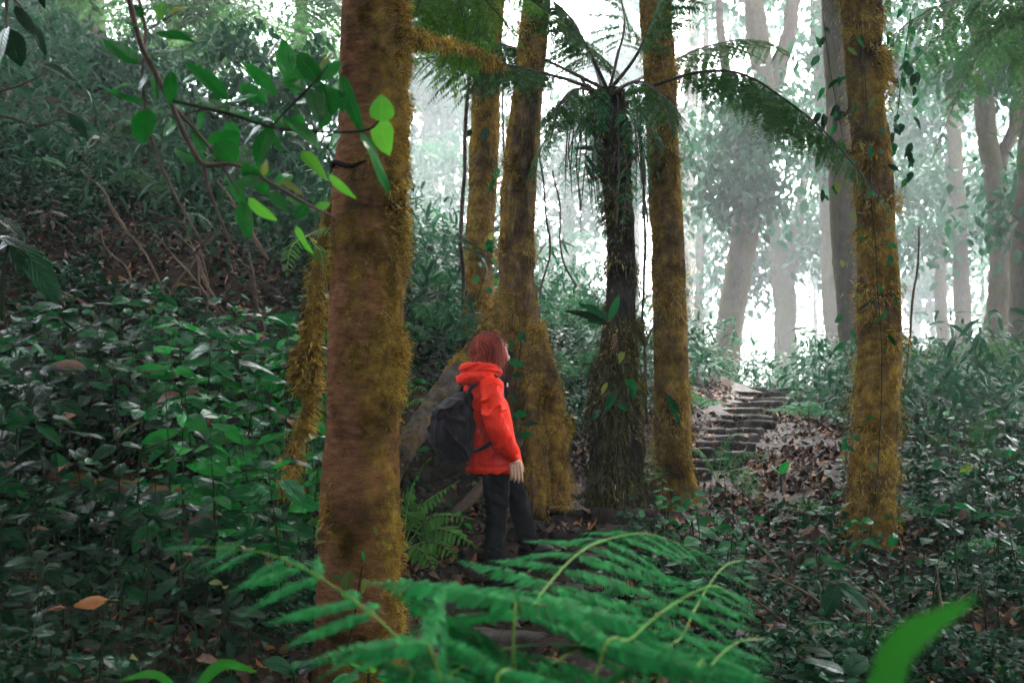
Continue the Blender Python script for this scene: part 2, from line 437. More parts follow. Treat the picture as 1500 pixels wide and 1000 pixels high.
L = {k: leaf_set('leaf_' + k, M[mk], **kw) for k, mk, kw in (
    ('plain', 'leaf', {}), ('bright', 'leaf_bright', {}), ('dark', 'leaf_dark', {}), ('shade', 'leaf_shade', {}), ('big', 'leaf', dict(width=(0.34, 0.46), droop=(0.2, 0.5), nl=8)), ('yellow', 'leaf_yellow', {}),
    ('branch', 'leaf_branch', dict(width=(0.46, 0.56), droop=(0.05, 0.2), a=0.6, b=0.75, nl=8)),
    ('lime', 'leaf_lime', dict(width=(0.6, 0.75), droop=(0.1, 0.2), a=0.45, b=0.8, nl=8)),
    ('strap', 'leaf', dict(width=(0.10, 0.16), droop=(0.3, 0.6), a=0.5, b=0.7)),
    ('broad', 'leaf_dark', dict(width=(0.34, 0.4), droop=(0.15, 0.4), a=0.6, b=0.7, nl=8)))}

def basis(d, nrm, roll=0.0):
    d = Vector(d).normalized()
    n = Vector(nrm)
    n = n - d * n.dot(d)
    if n.length < 1e-4:
        n = d.orthogonal()
    n.normalize()
    y = n.cross(d)
    if roll:
        q = Matrix.Rotation(roll, 3, d)
        n, y = q @ n, q @ y
    return d, y, n
def place(name, me, parent, base, d, nrm, length, wide=1.0, roll=0.0, origin=None, thick=None):
    """One leaf-like object: base point and direction in world space, parent only translated (origin)."""
    x, y, z = basis(d, nrm, roll)
    t = thick if thick is not None else length
    w = length * wide
    b = Vector(base) - (Vector(origin) if origin is not None else Vector((0, 0, 0)))
    m = Matrix(((x[0] * length, y[0] * w, z[0] * t, b[0]), (x[1] * length, y[1] * w, z[1] * t, b[1]), (x[2] * length, y[2] * w, z[2] * t, b[2]), (0, 0, 0, 1)))
    o = bpy.data.objects.new(name, me)
    COL.objects.link(o)
    if parent is not None:
        o.parent = parent
    o.matrix_basis = m
    return o
def scatter_np(tpl, base, d, nrm, length, wide=1.0):
    """Many copies of a template joined: arrays base, d, nrm (n,3), length (n)."""
    V, Fl, _ = tpl
    d = norm(d)
    nn = norm(nrm - d * np.sum(nrm * d, -1, keepdims=True))
    y = np.cross(nn, d)
    w = length * wide
    out = (base[:, None] + V[None, :, 0:1] * (d * length[:, None])[:, None] + V[None, :, 1:2] * (y * w[:, None])[:, None]
           + V[None, :, 2:3] * (nn * length[:, None])[:, None]).reshape(-1, 3)
    off = (np.arange(len(base)) * len(V))[:, None, None]
    return out, [(f[None] + off).reshape(-1, f.shape[1]) for f in Fl]
T_SMALL = leaf_np(nl=3, nw=1, width=0.45, droop=0.2, fold=0.35)
T_TINY = leaf_np(nl=2, nw=1, width=0.5, droop=0.25, fold=0.35)
T_STRAP = leaf_np(nl=3, nw=1, width=0.16, droop=0.5, fold=0.3)

def pinna_np(npair, wid, lobes, droop, pitch=70, seed=0, nl=2, pw=1.25):
    """A pinna: midrib and npair pairs of pinnules, length 1."""
    r = np.random.default_rng(seed)
    bag = Bag()
    V, Fq = tube_np([(0, 0, 0), (0.5, 0, -droop * 0.25), (1, 0, -droop)], [0.007, 0.005, 0.002], 3, 0.34)
    bag.add(V, Fq)
    tp = leaf_np(nl=nl, nw=1, width=lobes, droop=0.25, fold=0.25, a=0.35, b=0.5)
    u = (np.arange(npair) + 0.6) / (npair + 0.4)
    ln = wid * np.minimum(1, (1 - u) * 1.9 + 0.08) ** 0.8 * (0.75 + 0.25 * np.minimum(1, u * 6))
    for s in (1, -1):
        uu = u + (0.25 / npair if s < 0 else 0)
        base = np.stack([uu, np.zeros(npair), -droop * uu ** 2], -1)
        an = np.radians(pitch + r.uniform(-6, 6, npair)) - uu * 0.35
        d = np.stack([np.cos(an), s * np.sin(an), r.uniform(-0.25, 0.05, npair)], -1)
        nr = np.tile([0, 0, 1.0], (npair, 1)) + r.normal(0, 0.15, (npair, 3))
        bag.add(*scatter_np(tp, base, d, nr, ln * r.uniform(0.92, 1.05, npair), pw * 1.0))
    return bag
PIN = {
    'front': [pinna_np(20, 0.125, 0.44, d, 70, i, nl=4, pw=1.1).mesh('pinna', M['fern']) for i, d in enumerate((0.12, 0.25, 0.05))],
    'tree': [pinna_np(20, 0.17, 0.26, d, 70, i + 5).mesh('pinna', M['treefern']) for i, d in enumerate((0.15, 0.35))],
    'lime': [np_mesh('pinna', *(lambda t: (t[0], t[1]))(leaf_np(nl=5, nw=1, width=0.2, a=0.3, b=0.5, droop=dd, fold=0.3)), M['fern_lime']) for dd in (0.15, 0.3)],
    'spray': [pinna_np(16, 0.18, 0.30, d, 70, i + 15).mesh('pinna', M['spray']) for i, d in enumerate((0.2, 0.4))],
    'small': [pinna_np(9, 0.16, 0.42, d, 66, i + 9).mesh('pinna', M['fern']) for i, d in enumerate((0.15, 0.3))],
}
def frond(parent, origin, ctrl, pins, n, plen, nrm, rad=0.006, rmat=None, start=0.15, fwd=0.5, droop=0.25, prof=None, name='frond', jit=0.12, wide=1.0, skip=None, rnd=random):
    """A frond: rachis mesh under parent, every pinna a sub-part."""
    q = resample(ctrl, 0.04 if rad < 0.02 else 0.08)
    org = np.array(list(origin))
    rr = np.linspace(rad, rad * 0.25, len(q))
    V, Fq = tube_np(list(map(tuple, q - org)), rr if False else np.interp(np.arange(len(q)), np.arange(len(q)), rr), 6, 10.0)
    fo = link(name, np_mesh(name, V, Fq, rmat or M['rachis']), parent)
    T = norm(np.gradient(q, axis=0))
    s = np.concatenate([[0], np.cumsum(np.linalg.norm(np.diff(q, axis=0), axis=1))]); s /= s[-1]
    nrm = Vector(nrm)
    for k in range(n):
        t = start + (1 - start) * (k + 0.5) / n
        i = min(len(q) - 1, int(np.searchsorted(s, t)))
        tv, b = Vector(T[i]), q[i]
        nn = (nrm - tv * nrm.dot(tv)).normalized()
        lat = nn.cross(tv)
        tt = (t - start) / (1 - start)
        pl = plen * (prof(tt) if prof else min(1.0, 0.55 + tt * 2.2) * min(1.0, (1 - tt) * 1.7 + 0.10))
        for sd in (1, -1):
            if skip and skip(tt, sd):
                continue
            d = lat * sd + tv * (fwd + rnd.uniform(-jit, jit)) - Vector((0, 0, 1)) * (droop + rnd.uniform(-jit, jit))
            place('pinna', rnd.choice(pins), fo, b, d, nn + Vector((rnd.gauss(0, jit), rnd.gauss(0, jit), 0.15)), pl * rnd.uniform(0.9, 1.08), wide, 0, org)
    d = Vector(T[-1])
    place('pinna', pins[0], fo, q[-1], d, nrm, plen * 0.35, wide, 0, org)
    return fo
# ------------------------------------------------------------------ the ground
STEPS = [  # px of centre, front edge Y, top z, width, thickness
    (735, 5.00, -0.52, 1.5), (715, 5.32, -0.42, 1.45), (715, 5.65, -0.32, 1.4), (725, 5.95, -0.21, 1.35), (722, 6.22, -0.12, 1.3), (738, 6.48, 0.0, 1.15),
    (790, 6.90, 0.15, 1.0), (822, 7.28, 0.26, 1.0), (868, 7.75, 0.355, 1.0), (908, 8.25, 0.44, 1.0), (940, 8.75, 0.52, 1.0), (965, 9.25, 0.60, 1.05),
    (990, 9.75, 0.68, 1.05), (1012, 10.25, 0.765, 1.1), (1030, 10.75, 0.85, 1.1), (1043, 11.25, 0.935, 1.15), (1055, 11.8, 1.02, 1.2), (1064, 12.4, 1.11, 1.3),
    (1072, 13.0, 1.20, 1.35), (1080, 13.7, 1.30, 1.4), (1088, 14.4, 1.40, 1.45), (1098, 15.2, 1.51, 1.5), (1106, 16.0, 1.62, 1.55), (1114, 16.9, 1.73, 1.6)]
STEPX = [(px - 750) / F * Y for px, Y, z, w in STEPS]
CP_ = []
def cp(px, py, Y): CP_.append(tuple(P(px, py, Y)))
for (px, Y, z, w), x in zip(STEPS, STEPX):
    CP_.append((x, Y + 0.15, z - 0.06))
    if Y > 6.4: CP_.append((x + w * 0.6, Y + 0.1, z - 0.04))
for a in ((170, 740, 5.9), (60, 700, 6.2), (330, 740, 5.9), (430, 800, 5.6), (350, 400, 9.0), (100, 440, 8.0), (230, 600, 6.9), (150, 260, 12), (100, 120, 15), (420, 560, 7.6), (480, 420, 9.5), (640, 455, 12),
          (600, 570, 9.0), (620, 700, 7.7), (595, 805, 6.95), (520, 990, 5.0), (830, 640, 9.2), (850, 520, 12.5), (980, 560, 13.5), (1055, 545, 17), (1010, 560, 16),
          (1110, 742, 8.4), (1150, 835, 7.0), (1105, 690, 9.6), (1120, 650, 11.0), (1190, 625, 12.5), (1200, 590, 15), (1280, 858, 7.0), (1450, 705, 9.0), (1450, 850, 6.0), (1220, 960, 5.2), (1400, 975, 4.4), (1470, 610, 14), (1280, 600, 13), (1350, 640, 11),
          (60, 960, 3.4), (250, 930, 4.1), (380, 930, 4.6), (20, 800, 4.8), (950, 860, 5.6), (1050, 900, 5.2), (870, 960, 4.8)):
    cp(*a)
CP_ += [(0, 0, -0.75), (0, 2, -0.78), (0, 3.6, -0.72), (-1.5, 1, -0.5), (1.5, 1, -0.6), (-4, 1, 0.3), (5, 2, -0.3), (0, -6, -1.4), (-14, 8, 6.5), (14, 8, 0.3), (3.6, 23, 1.2), (4, 32, -1.5), (-6, 26, 8.5), (-16, 26, 11), (14, 26, 0.0),
        (-3, 20, 5.0), (-8, 18, 7.8), (8, 19, 1.1), (-40, 10, 10), (-40, 45, 12), (-60, 120, 14), (60, 120, -6), (0, 120, -6), (40, 10, -1), (40, 50, -5), (0, 60, -4), (0, -40, -4), (-40, -40, 0), (40, -40, -5)]
CP_ = np.array(CP_)
def _phi(r): return r
_K = np.linalg.norm(CP_[:, None, :2] - CP_[None, :, :2], axis=-1) - np.eye(len(CP_)) * 0.12
_W = np.linalg.solve(np.block([[_K, np.ones((len(CP_), 1))], [np.ones((1, len(CP_))), np.zeros((1, 1))]]), np.concatenate([CP_[:, 2], [0]]))
def G(x, y):
    x, y = np.asarray(x, float), np.asarray(y, float)
    r = np.sqrt((x[..., None] - CP_[:, 0]) ** 2 + (y[..., None] - CP_[:, 1]) ** 2)
    return r @ _W[:-1] + _W[-1]
def path_dist(x, y):
    """Distance from the line of the stair path and the leaf-strewn slope beside it."""
    x, y = np.asarray(x, float), np.asarray(y, float)
    cx = np.interp(y, [s[1] for s in STEPS], STEPX)
    hw = np.interp(y, [4.5, 6.5, 7.5, 9, 11, 13, 17], [0.75, 0.6, 0.55, 0.6, 0.55, 0.5, 0.5])
    sh = np.interp(y, [7, 8.5, 11, 14], [0.0, 0.55, 0.5, 0.0])
    return np.maximum(np.abs(x - cx - sh) - sh, 0) - hw + np.clip(y - 17.6, 0, 5) * 2
def axis(lo, hi, dense_lo, dense_hi, fine, grow=1.14):
    a = list(np.arange(dense_lo, dense_hi, fine))
    s = fine
    while a[-1] < hi:
        s *= grow; a.append(a[-1] + s)
    s = fine
    b = []
    c = dense_lo
    while c > lo:
        s *= grow; c -= s; b.append(c)
    return np.array(b[::-1] + a)
gx, gy = axis(-95, 95, -6, 8, 0.07), axis(-42, 125, 2, 15, 0.07)
X, Y_ = np.meshgrid(gx, gy, indexing='xy')
Z = G(X, Y_)
pd = path_dist(X, Y_)
pts3 = np.stack([X, Y_, X * 0], -1)
Z = Z + (fbm(pts3 * 1.1, 4, 3) * 0.16 + fbm(pts3 * 4.5, 3, 8) * 0.05) * smooth(-0.1, 0.6, pd) + fbm(pts3 * 5, 3, 21) * 0.02
nxg, nyg = len(gx), len(gy)
ii = np.arange(nyg - 1)[:, None] * nxg + np.arange(nxg - 1)[None]
gf = np.stack([ii, ii + 1, ii + nxg + 1, ii + nxg], -1).reshape(-1, 4)
GV = np.stack([X, Y_, Z], -1).reshape(-1, 3)
ground = link('ground', np_mesh('ground', GV, [gf], M['soil']))
tag(ground, kind='structure')
def gz(x, y):
    x, y = np.atleast_1d(np.asarray(x, float)), np.atleast_1d(np.asarray(y, float))
    ix = np.clip(np.searchsorted(gx, x) - 1, 0, nxg - 2); iy = np.clip(np.searchsorted(gy, y) - 1, 0, nyg - 2)
    tx = (x - gx[ix]) / (gx[ix + 1] - gx[ix]); ty = (y - gy[iy]) / (gy[iy + 1] - gy[iy])
    return Z[iy, ix] * (1 - tx) * (1 - ty) + Z[iy, ix + 1] * tx * (1 - ty) + Z[iy + 1, ix] * (1 - tx) * ty + Z[iy + 1, ix + 1] * tx * ty
def gz1(x, y): return float(gz(x, y)[0])

# the trodden path: a strip a little above the soil, with the stone steps as its pieces
py_ = np.arange(3.2, 17.8, 0.08)
cx_ = np.interp(py_, [s[1] for s in STEPS], STEPX)
sh_ = np.interp(py_, [7, 8.5, 11, 14], [0.0, 0.55, 0.5, 0.0])
hw_ = np.interp(py_, [4.5, 6.5, 7.5, 9, 11, 13, 17], [0.8, 0.65, 0.6, 0.65, 0.62, 0.58, 0.55])
tv_ = np.linspace(-1, 1, 26)
wob_l = 0.12 * vnoise(np.stack([py_ * 1.7, py_ * 0, py_ * 0], -1), 4)
PX = (cx_ + sh_ + wob_l)[:, None] + tv_[None] * (hw_ + sh_)[:, None]
PY = np.repeat(py_[:, None], 26, 1)
PZ = gz(PX.ravel(), PY.ravel()).reshape(PX.shape) + 0.02 * (1 - np.abs(tv_[None]) ** 3) + 0.012 * fbm(np.stack([PX, PY, PX * 0], -1) * 7, 3, 5) - 0.03 * (np.abs(tv_[None]) > 0.97)
ii = np.arange(len(py_) - 1)[:, None] * 26 + np.arange(25)[None]
path = link('path', np_mesh('path', np.stack([PX, PY, PZ], -1).reshape(-1, 3), [np.stack([ii, ii + 1, ii + 27, ii + 26], -1).reshape(-1, 4)], M['mud']))
tag(path, kind='structure')
def slab_np(w, d, h, seed):
    """Worn stone: a gridded box with chipped, uneven faces."""
    bm = bmesh.new()
    bmesh.ops.create_grid(bm, x_segments=14, y_segments=5, size=0.5)
    top = np.array([v.co[:] for v in bm.verts]); fc = np.array([[v.index for v in f.verts] for f in bm.faces]); bm.free()
    e = np.maximum(np.abs(top[:, 0]), np.abs(top[:, 1])) > 0.499
    V = top.copy(); V[:, 0] *= w; V[:, 1] *= d
    V[:, 2] = fbm(np.stack([V[:, 0], V[:, 1], V[:, 0] * 0], -1) * 5, 3, seed) * 0.022
    V[:, 1] += 0.04 * vnoise(np.stack([V[:, 0] * 3, V[:, 0] * 0, V[:, 0] * 0], -1), seed + 3) * (np.abs(top[:, 1]) > 0.4)
    V[e, 2] -= 0.012
    n = len(V)
    order = sorted(np.where(e)[0], key=lambda i: math.atan2(top[i, 1], top[i, 0]))
    lo1, lo2 = V[order].copy(), V[order].copy()
    lo1[:, 2] -= 0.035; lo1[:, :2] *= 1.012
    lo2[:, 2] = -h; lo2[:, :2] *= 0.99
    lo1[:, 1] += 0.012 * vnoise(lo1 * 9, seed + 6)
    V = np.vstack([V, lo1, lo2])
    m = len(order); k = np.arange(m); k2 = (k + 1) % m; o = np.array(order)
    return V, [fc, np.stack([o[k2], o[k], n + k, n + k2], -1), np.stack([n + k2, n + k, n + m + k, n + m + k2], -1)]
rs = random.Random(5)
for i, ((px, Yf, z, w), x) in enumerate(zip(STEPS, STEPX)):
    gap = (STEPS[i + 1][1] - Yf) if i + 1 < len(STEPS) else 0.7
    if Yf < 6.9:
        parts = [(0.0, w)]
    else:
        cuts = sorted([-0.5, 0.5] + [rs.uniform(-0.32, 0.32) for _ in range(rs.choice((1, 1, 2)))])
        parts = [((c0 + c1) / 2 * w, (c1 - c0) * w * 0.97) for c0, c1 in zip(cuts, cuts[1:]) if c1 - c0 > 0.12]
    for dx, ww in parts:
        d = rs.uniform(0.32, 0.38) if Yf < 6.9 else min(0.62, gap * rs.uniform(0.62, 0.85))
        V, Fq = slab_np(ww, d, 0.26, i * 7 + int(dx * 10) + 20)
        far = Yf > 6.9
        o = link('stone_step', np_mesh('stone_step', V, Fq, M['stone']), path, (x + dx + rs.uniform(-.03, .03), Yf + d / 2 + (rs.uniform(-.09, .09) if far else 0), z + rs.uniform(-0.02, 0.02) + (0.05 if far else 0)))
        o.rotation_euler = (rs.uniform(-0.05, 0.03), rs.uniform(-0.06, 0.06) if far else rs.uniform(-.03, .03), rs.uniform(-0.12, 0.12) * far - min(0.30, max(0, (Yf - 6.5)) * 0.05))

# ------------------------------------------------------------------ trees
def trunk_part(name, parent, origin, pts, radii, mat, seed, seg=40, step=0.05, lump=0.10, ridge=0.03, flare=(), mossy=0.5, moss_dir=None, closed=True):
    """flare: [(angle, amplitude, height, sharpness)] of buttress lobes at the foot."""
    q, r = resample(pts, step, radii)
    T, N, B = frames(q)
    a = np.arange(seg) / seg * 2 * math.pi
    ca, sa = np.cos(a), np.sin(a)
    s = np.concatenate([[0], np.cumsum(np.linalg.norm(np.diff(q, axis=0), axis=1))])
    R0 = float(np.mean(r))
    dirs = ca[None, :, None] * N[:, None] + sa[None, :, None] * B[:, None]
    sm = q[:, None] + dirs * r[:, None, None]
    n1 = fbm(sm / R0 * np.array([0.9, 0.9, 0.45]), 4, seed)
    n2 = fbm(sm / R0 * np.array([4.5, 4.5, 1.6]), 4, seed + 50)
    rad = r[:, None] * (1 + lump * 1.6 * n1 + ridge * 2 * n2)
    hgt = q[:, 2] - q[0, 2]
    wang = np.arctan2(dirs[..., 1], dirs[..., 0])
    for (fa, amp, hh, sh) in flare:
        lob = np.clip(np.cos(wang - fa), 0, 1) ** sh
        rad = rad + amp * lob * np.exp(-np.clip(hgt, 0, None) / hh)[:, None]
    moss = fbm(sm / R0 * np.array([1.3, 1.3, 0.6]), 4, seed + 90) * 0.9 + (mossy(q[:, 2])[:, None] if callable(mossy) else mossy)
    if moss_dir is not None:
        moss = moss + 0.45 * (dirs @ np.array(moss_dir))
    mk = np.clip(moss, 0, 1)
    rad = rad + 0.10 * R0 * mk * (0.4 + fbm(sm / R0 * 6, 3, seed + 31))
    V = q[:, None] + dirs * rad[..., None]
    org = np.array(list(origin))
    u = np.stack([np.repeat(s[:, None], seg, 1) / R0, np.repeat((a / 6.283)[None], len(q), 0)], -1).reshape(-1, 2)
    me = np_mesh(name, (V - org).reshape(-1, 3), ring_faces(len(q), seg, 0, closed), mat, attr={'moss': mk.ravel()})
    return link(name, me, parent), V, dirs, mk
def moss_part(parent, origin, V, dirs, mk, n, length, mat, seed, lift=0.7, hang=1.0, name='moss', wide=0.10, zlim=None):
    """Short hanging moss strands over a trunk's surface."""
    r = np.random.default_rng(seed)
    Vf, Df, w = V.reshape(-1, 3), dirs.reshape(-1, 3), np.clip(mk.ravel() - 0.25, 0, 1) ** 1.5 + 1e-4
    if zlim is not None:
        w = w * (Vf[:, 2] < zlim)
    clump = np.clip(0.35 + fbm(Vf * 6.0, 3, seed), 0.02, 1) ** 1.5
    w = w * clump
    i = r.choice(len(Vf), n, p=w / w.sum())
    spread = np.linalg.norm(V[1:, 0] - V[:-1, 0], axis=-1).mean()
    p = Vf[i] + r.normal(0, 0.6 * spread, (n, 3)) - np.array(list(origin)) - Df[i] * 0.004
    ln = length * r.uniform(0.35, 1.25, n) * (0.5 + clump[i])
    d = norm(Df[i] * lift * r.uniform(0.4, 1.5, (n, 1)) + r.normal(0, 0.45, (n, 3)) - np.array([0, 0, hang]) * r.uniform(0.2, 1.1, (n, 1)))
    side = norm(np.cross(d, r.normal(0, 1, (n, 3))))
    w_ = (wide * ln)[:, None]
    mid = p + d * (ln * 0.55)[:, None] + Df[i] * (ln * 0.10)[:, None]
    tip = p + d * ln[:, None] - np.array([0, 0, 0.25]) * ln[:, None] * hang
    VV = np.stack([p - side * w_ * 0.5, p + side * w_ * 0.5, mid + side * w_ * 0.45, mid - side * w_ * 0.45, tip], 1).reshape(-1, 3)
    b = np.arange(n)[:, None] * 5
    o = link(name, np_mesh(name, VV, [b + np.array([0, 1, 2, 3]), b + np.array([3, 2, 4])], mat), parent)
    o['kind'] = 'stuff'
    return o
def cloud_np(centres, sig, n, size, seed, droop=0.4, tpl=None, flat=0.6):
    """Leaves gathered in clumps round the given centres."""
    r = np.random.default_rng(seed)
    c = np.asarray(centres, float)
    k = r.integers(0, len(c), n)
    p = c[k] + r.normal(0, 1, (n, 3)) * (np.asarray(sig) if np.ndim(sig) else np.array([sig, sig, sig * flat]))
    d = norm(np.stack([r.normal(0, 1, n), r.normal(0, 1, n), r.normal(-droop, 0.4, n)], -1))
    nr = np.stack([r.normal(0, 0.5, n), r.normal(0, 0.5, n), np.ones(n)], -1)
    return scatter_np(tpl or T_SMALL, p, d, nr, size * r.uniform(0.6, 1.25, n))
def crown_part(parent, origin, centres, sig, n, size, seed, mat=None, droop=0.4, limbs=None, flat=0.6, tpl=None):
    V, Fq = cloud_np(centres, sig, n, size, seed, droop, tpl, flat)
    return link('crown', np_mesh('crown', V - np.array(list(origin)), Fq, mat or M['far_leaf']), parent)
def branch_parts(parent, origin, top, ends, r0, mat, seed, droop=0.1, step=0.25, seg=7):
    r = random.Random(seed)
    o3 = Vector(origin)
    for e in ends:
        e = Vector(e)
        s = Vector(top) if not isinstance(top, list) else Vector(r.choice(top))
        mid = s.lerp(e, 0.5) + Vector((r.uniform(-.2, .2), r.uniform(-.2, .2), droop * (e - s).length))
        V, Fq = tube_np([s - o3, mid - o3, e - o3], [r0, r0 * 0.55, r0 * 0.15], seg, step, 0.05, seed)
        link('branch', np_mesh('branch', V, Fq, mat), parent)
def canopy_centres(c, rad, n, seed):
    r = np.random.default_rng(seed)
    d = norm(r.normal(0, 1, (n, 3))) * r.uniform(0.35, 1.0, (n, 1))
    return np.array(list(c)) + d * np.array(rad)

PI = math.pi
# 1 the big foreground trunk
TREES = {}
base = P(523, 1140, 4.5); base.z = gz1(base.x, base.y) - 0.1
t1 = thing('mossy_tree', 'thick reddish-brown trunk with golden moss on its edges, left of the person', 'tree', base, None)
pts = [base, P(522, 1000, 4.5), P(526, 850, 4.5), P(530, 700, 4.5), P(533, 500, 4.5), P(538, 350, 4.52), P(545, 200, 4.55), P(548, 60, 4.6), P(550, -120, 4.7), P(552, -700, 5.0)]
rad = [px / F * 4.5 / 2 for px in (136, 119, 113, 110, 107, 108, 106, 101, 98, 80)]
o, V, D, mk = trunk_part('trunk', t1, base, pts, rad, M['bark_red'], 1, 72, 0.022, 0.07, 0.016, [(2.4, .06, .3, 3), (-.5, .08, .3, 3), (-2.2, .05, .3, 3)], 0.34, (0.85, -0.2, 0))
moss_part(t1, base, V, D, mk, 60000, 0.020, M['moss'], 2, 0.9, 0.7)
mz = np.where(D[..., 0] > 0.55, mk + 0.25, 0)
moss_part(t1, base, V, D, np.clip(mz, 0, 1), 9000, 0.028, M['moss'], 3, 1.0, 0.7)
crown_part(t1, base, canopy_centres((-0.6, 5.2, 8.2), (2.2, 2.0, 1.4), 40, 3), 0.5, 2600, 0.24, 3)
# a healed ring scar across the bark
ring = []
for k in range(9):
    a = PI * 1.02 + k / 8 * PI * 0.5
    c = P(541, 252 - 6 * math.sin(k * 0.8), 4.53); ring.append((c.x - base.x + math.cos(a) * 0.175, c.y - base.y + math.sin(a) * 0.175, c.z - base.z))
V_, F_ = tube_np(ring, [0.004, 0.012, 0.014, 0.010, 0.014, 0.012, 0.011, 0.008, 0.003], 6, 0.02, 0.01, 4)
link('scar', np_mesh('scar', V_, F_, M['bark_dark']), t1)

# 2 trunk behind, 3 buttressed trunk next to it
def simple_tree(name, label, Y, spec, mat, seed, foot=None, moss_n=0, moss_len=0.03, mossy=0.5, group=None, flare=(), seg=36, step=0.06, lump=0.10, crown=None, moss_mat='moss', extra_top=True, moss_dir=None, zl=None, ridge=0.03):
    """spec: [(px, py, width px)] from foot to top."""
    pts = [P(a, b, Y) for a, b, c in spec]
    rad = [c / F * Y / 2 for a, b, c in spec]
    base = pts[0].copy()
    base.z = min(base.z, gz1(base.x, base.y)) - 0.12
    pts = [base] + ([] if (pts[0] - base).length < 0.15 else [pts[0]]) + pts[1:]
    rad = [rad[0]] * (len(pts) - len(spec)) + rad
    if extra_top:
        v = pts[-1] - pts[-2]
        pts.append(pts[-1] + v.normalized() * 3.0); rad.append(rad[-1] * 0.7)
    t = thing(name, label, 'tree', base, group)
    o, V, D, mk = trunk_part('trunk', t, base, pts, rad, mat, seed, seg, step, lump, ridge, flare, mossy, moss_dir)
    if moss_n:
        moss_part(t, base, V, D, mk, moss_n, moss_len, M[moss_mat], seed + 1)
    if crown:
        for i, (c, rd, nc, sg, nl, sz) in enumerate(crown):
            crown_part(t, base, canopy_centres(c, rd, nc, seed + 7 + i), sg, nl, sz, seed + 9 + i)
    return t, pts, rad, base
t2, *_ = simple_tree('mossy_tree', 'slimmer mossy trunk close behind the left edge of the buttressed tree', 10.0,
    [(700, 470, 48), (702, 400, 40), (706, 300, 42), (710, 200, 44), (712, 120, 40), (716, 40, 42), (722, -60, 40)], M['bark_moss'], 21, None, 26000, 0.035, 0.62,
    flare=[(0.3, .05, .3, 3), (2.8, .05, .3, 3)], crown=[((-0.2, 10.5, 8.6), (2.4, 2.2, 1.6), 40, 0.5, 2400, 0.26)], moss_dir=(-.3, -.3, 0))
t3, pts3t, rad3, b3 = simple_tree('buttressed_tree', 'mossy trunk flaring into buttress roots directly behind the person', 8.4,
    [(772, 720, 100), (771, 640, 86), (767, 560, 68), (762, 480, 58), (757, 400, 50), (759, 300, 50), (766, 200, 48), (776, 100, 44), (786, 0, 42), (795, -90, 40)], M['bark_moss'], 33, None, 36000, 0.032, 0.42,
    flare=[(-1.2, .22, .35, 5), (0.1, .20, .5, 6), (-2.5, .2, .4, 5), (2.0, .2, .5, 4)], crown=[((0.6, 8.6, 8.4), (2.4, 2.2, 1.6), 40, 0.5, 2400, 0.25)], seg=64, step=0.045, moss_dir=(-.2, -.3, 0), ridge=0.05)
def root(parent, org, pts, rad, mat, seed, n=0, ml=0.03, mossy=0.5, seg=20, mm='moss'):
    o, V, D, mk = trunk_part('root', parent, org, pts, rad, mat, seed, seg, 0.04, 0.14, 0.05, (), mossy, (0, 0, 1))
    if n: moss_part(o, org, V, D, mk, n, ml, M[mm], seed)
rt = [P(764, 392, 8.5), P(750, 428, 8.35), P(728, 465, 8.2), P(702, 507, 8.0), P(668, 550, 7.8), P(632, 600, 7.55), P(604, 640, 7.3), P(575, 690, 7.1), P(550, 760, 6.9)]
o, V, D, mk = trunk_part('root', t3, b3, rt, [0.04, 0.07, 0.085, 0.09, 0.09, 0.09, 0.088, 0.08, 0.065], M['wood_grey'], 35, 26, 0.04, 0.14, 0.07, (), lambda z: 0.02 + 0.85 * smooth(1.25, 1.75, z), (0.1, 0, 0.3))
moss_part(o, b3, V, D, mk, 9000, 0.03, M['moss'], 36)
root(t3, b3, [P(786, 480, 8.1), P(800, 540, 7.95), P(812, 600, 7.85), P(818, 660, 7.75), P(822, 740, 7.7)], [0.06, 0.085, 0.09, 0.085, 0.06], M['bark_moss'], 38, 7000, 0.035, 0.7)
root(t3, b3, [P(770, 500, 8.05), P(782, 560, 7.9), P(776, 620, 7.8), P(786, 680, 7.7), P(790, 760, 7.6)], [0.05, 0.07, 0.07, 0.06, 0.05], M['bark_moss'], 39, 4500, 0.035, 0.5)
root(t3, b3, [P(742, 520, 8.1), P(722, 600, 7.9), P(690, 660, 7.75), P(650, 690, 7.6), P(600, 700, 7.5)], [0.08, 0.09, 0.07, 0.06, 0.04], M['bark_dark'], 41, 2500, 0.03, 0.3, mm='moss_dark')
root(t3, b3, [P(760, 640, 7.9), P(730, 690, 7.7), P(700, 720, 7.6), P(660, 760, 7.4), P(640, 800, 7.2)], [0.05, 0.055, 0.045, 0.035, 0.02], M['twig'], 42)
# 5 golden moss trunk right of the tree fern
t5, *_ = simple_tree('mossy_tree', 'straight trunk furred all over with golden moss, right of the black tree fern trunk', 8.3,
    [(990, 735, 64), (986, 680, 55), (984, 600, 52), (982, 500, 48), (979, 400, 46), (976, 300, 47), (970, 200, 46), (966, 100, 48), (960, 0, 46), (956, -80, 44)], M['bark_moss'], 51, None, 48000, 0.034, 0.75,
    flare=[(-.4, .06, .2, 3), (-2.6, .05, .2, 3)], crown=[((1.6, 8.5, 8.6), (2.0, 2.0, 1.4), 34, 0.5, 1700, 0.25)], moss_dir=(-.2, -.3, 0), seg=44)
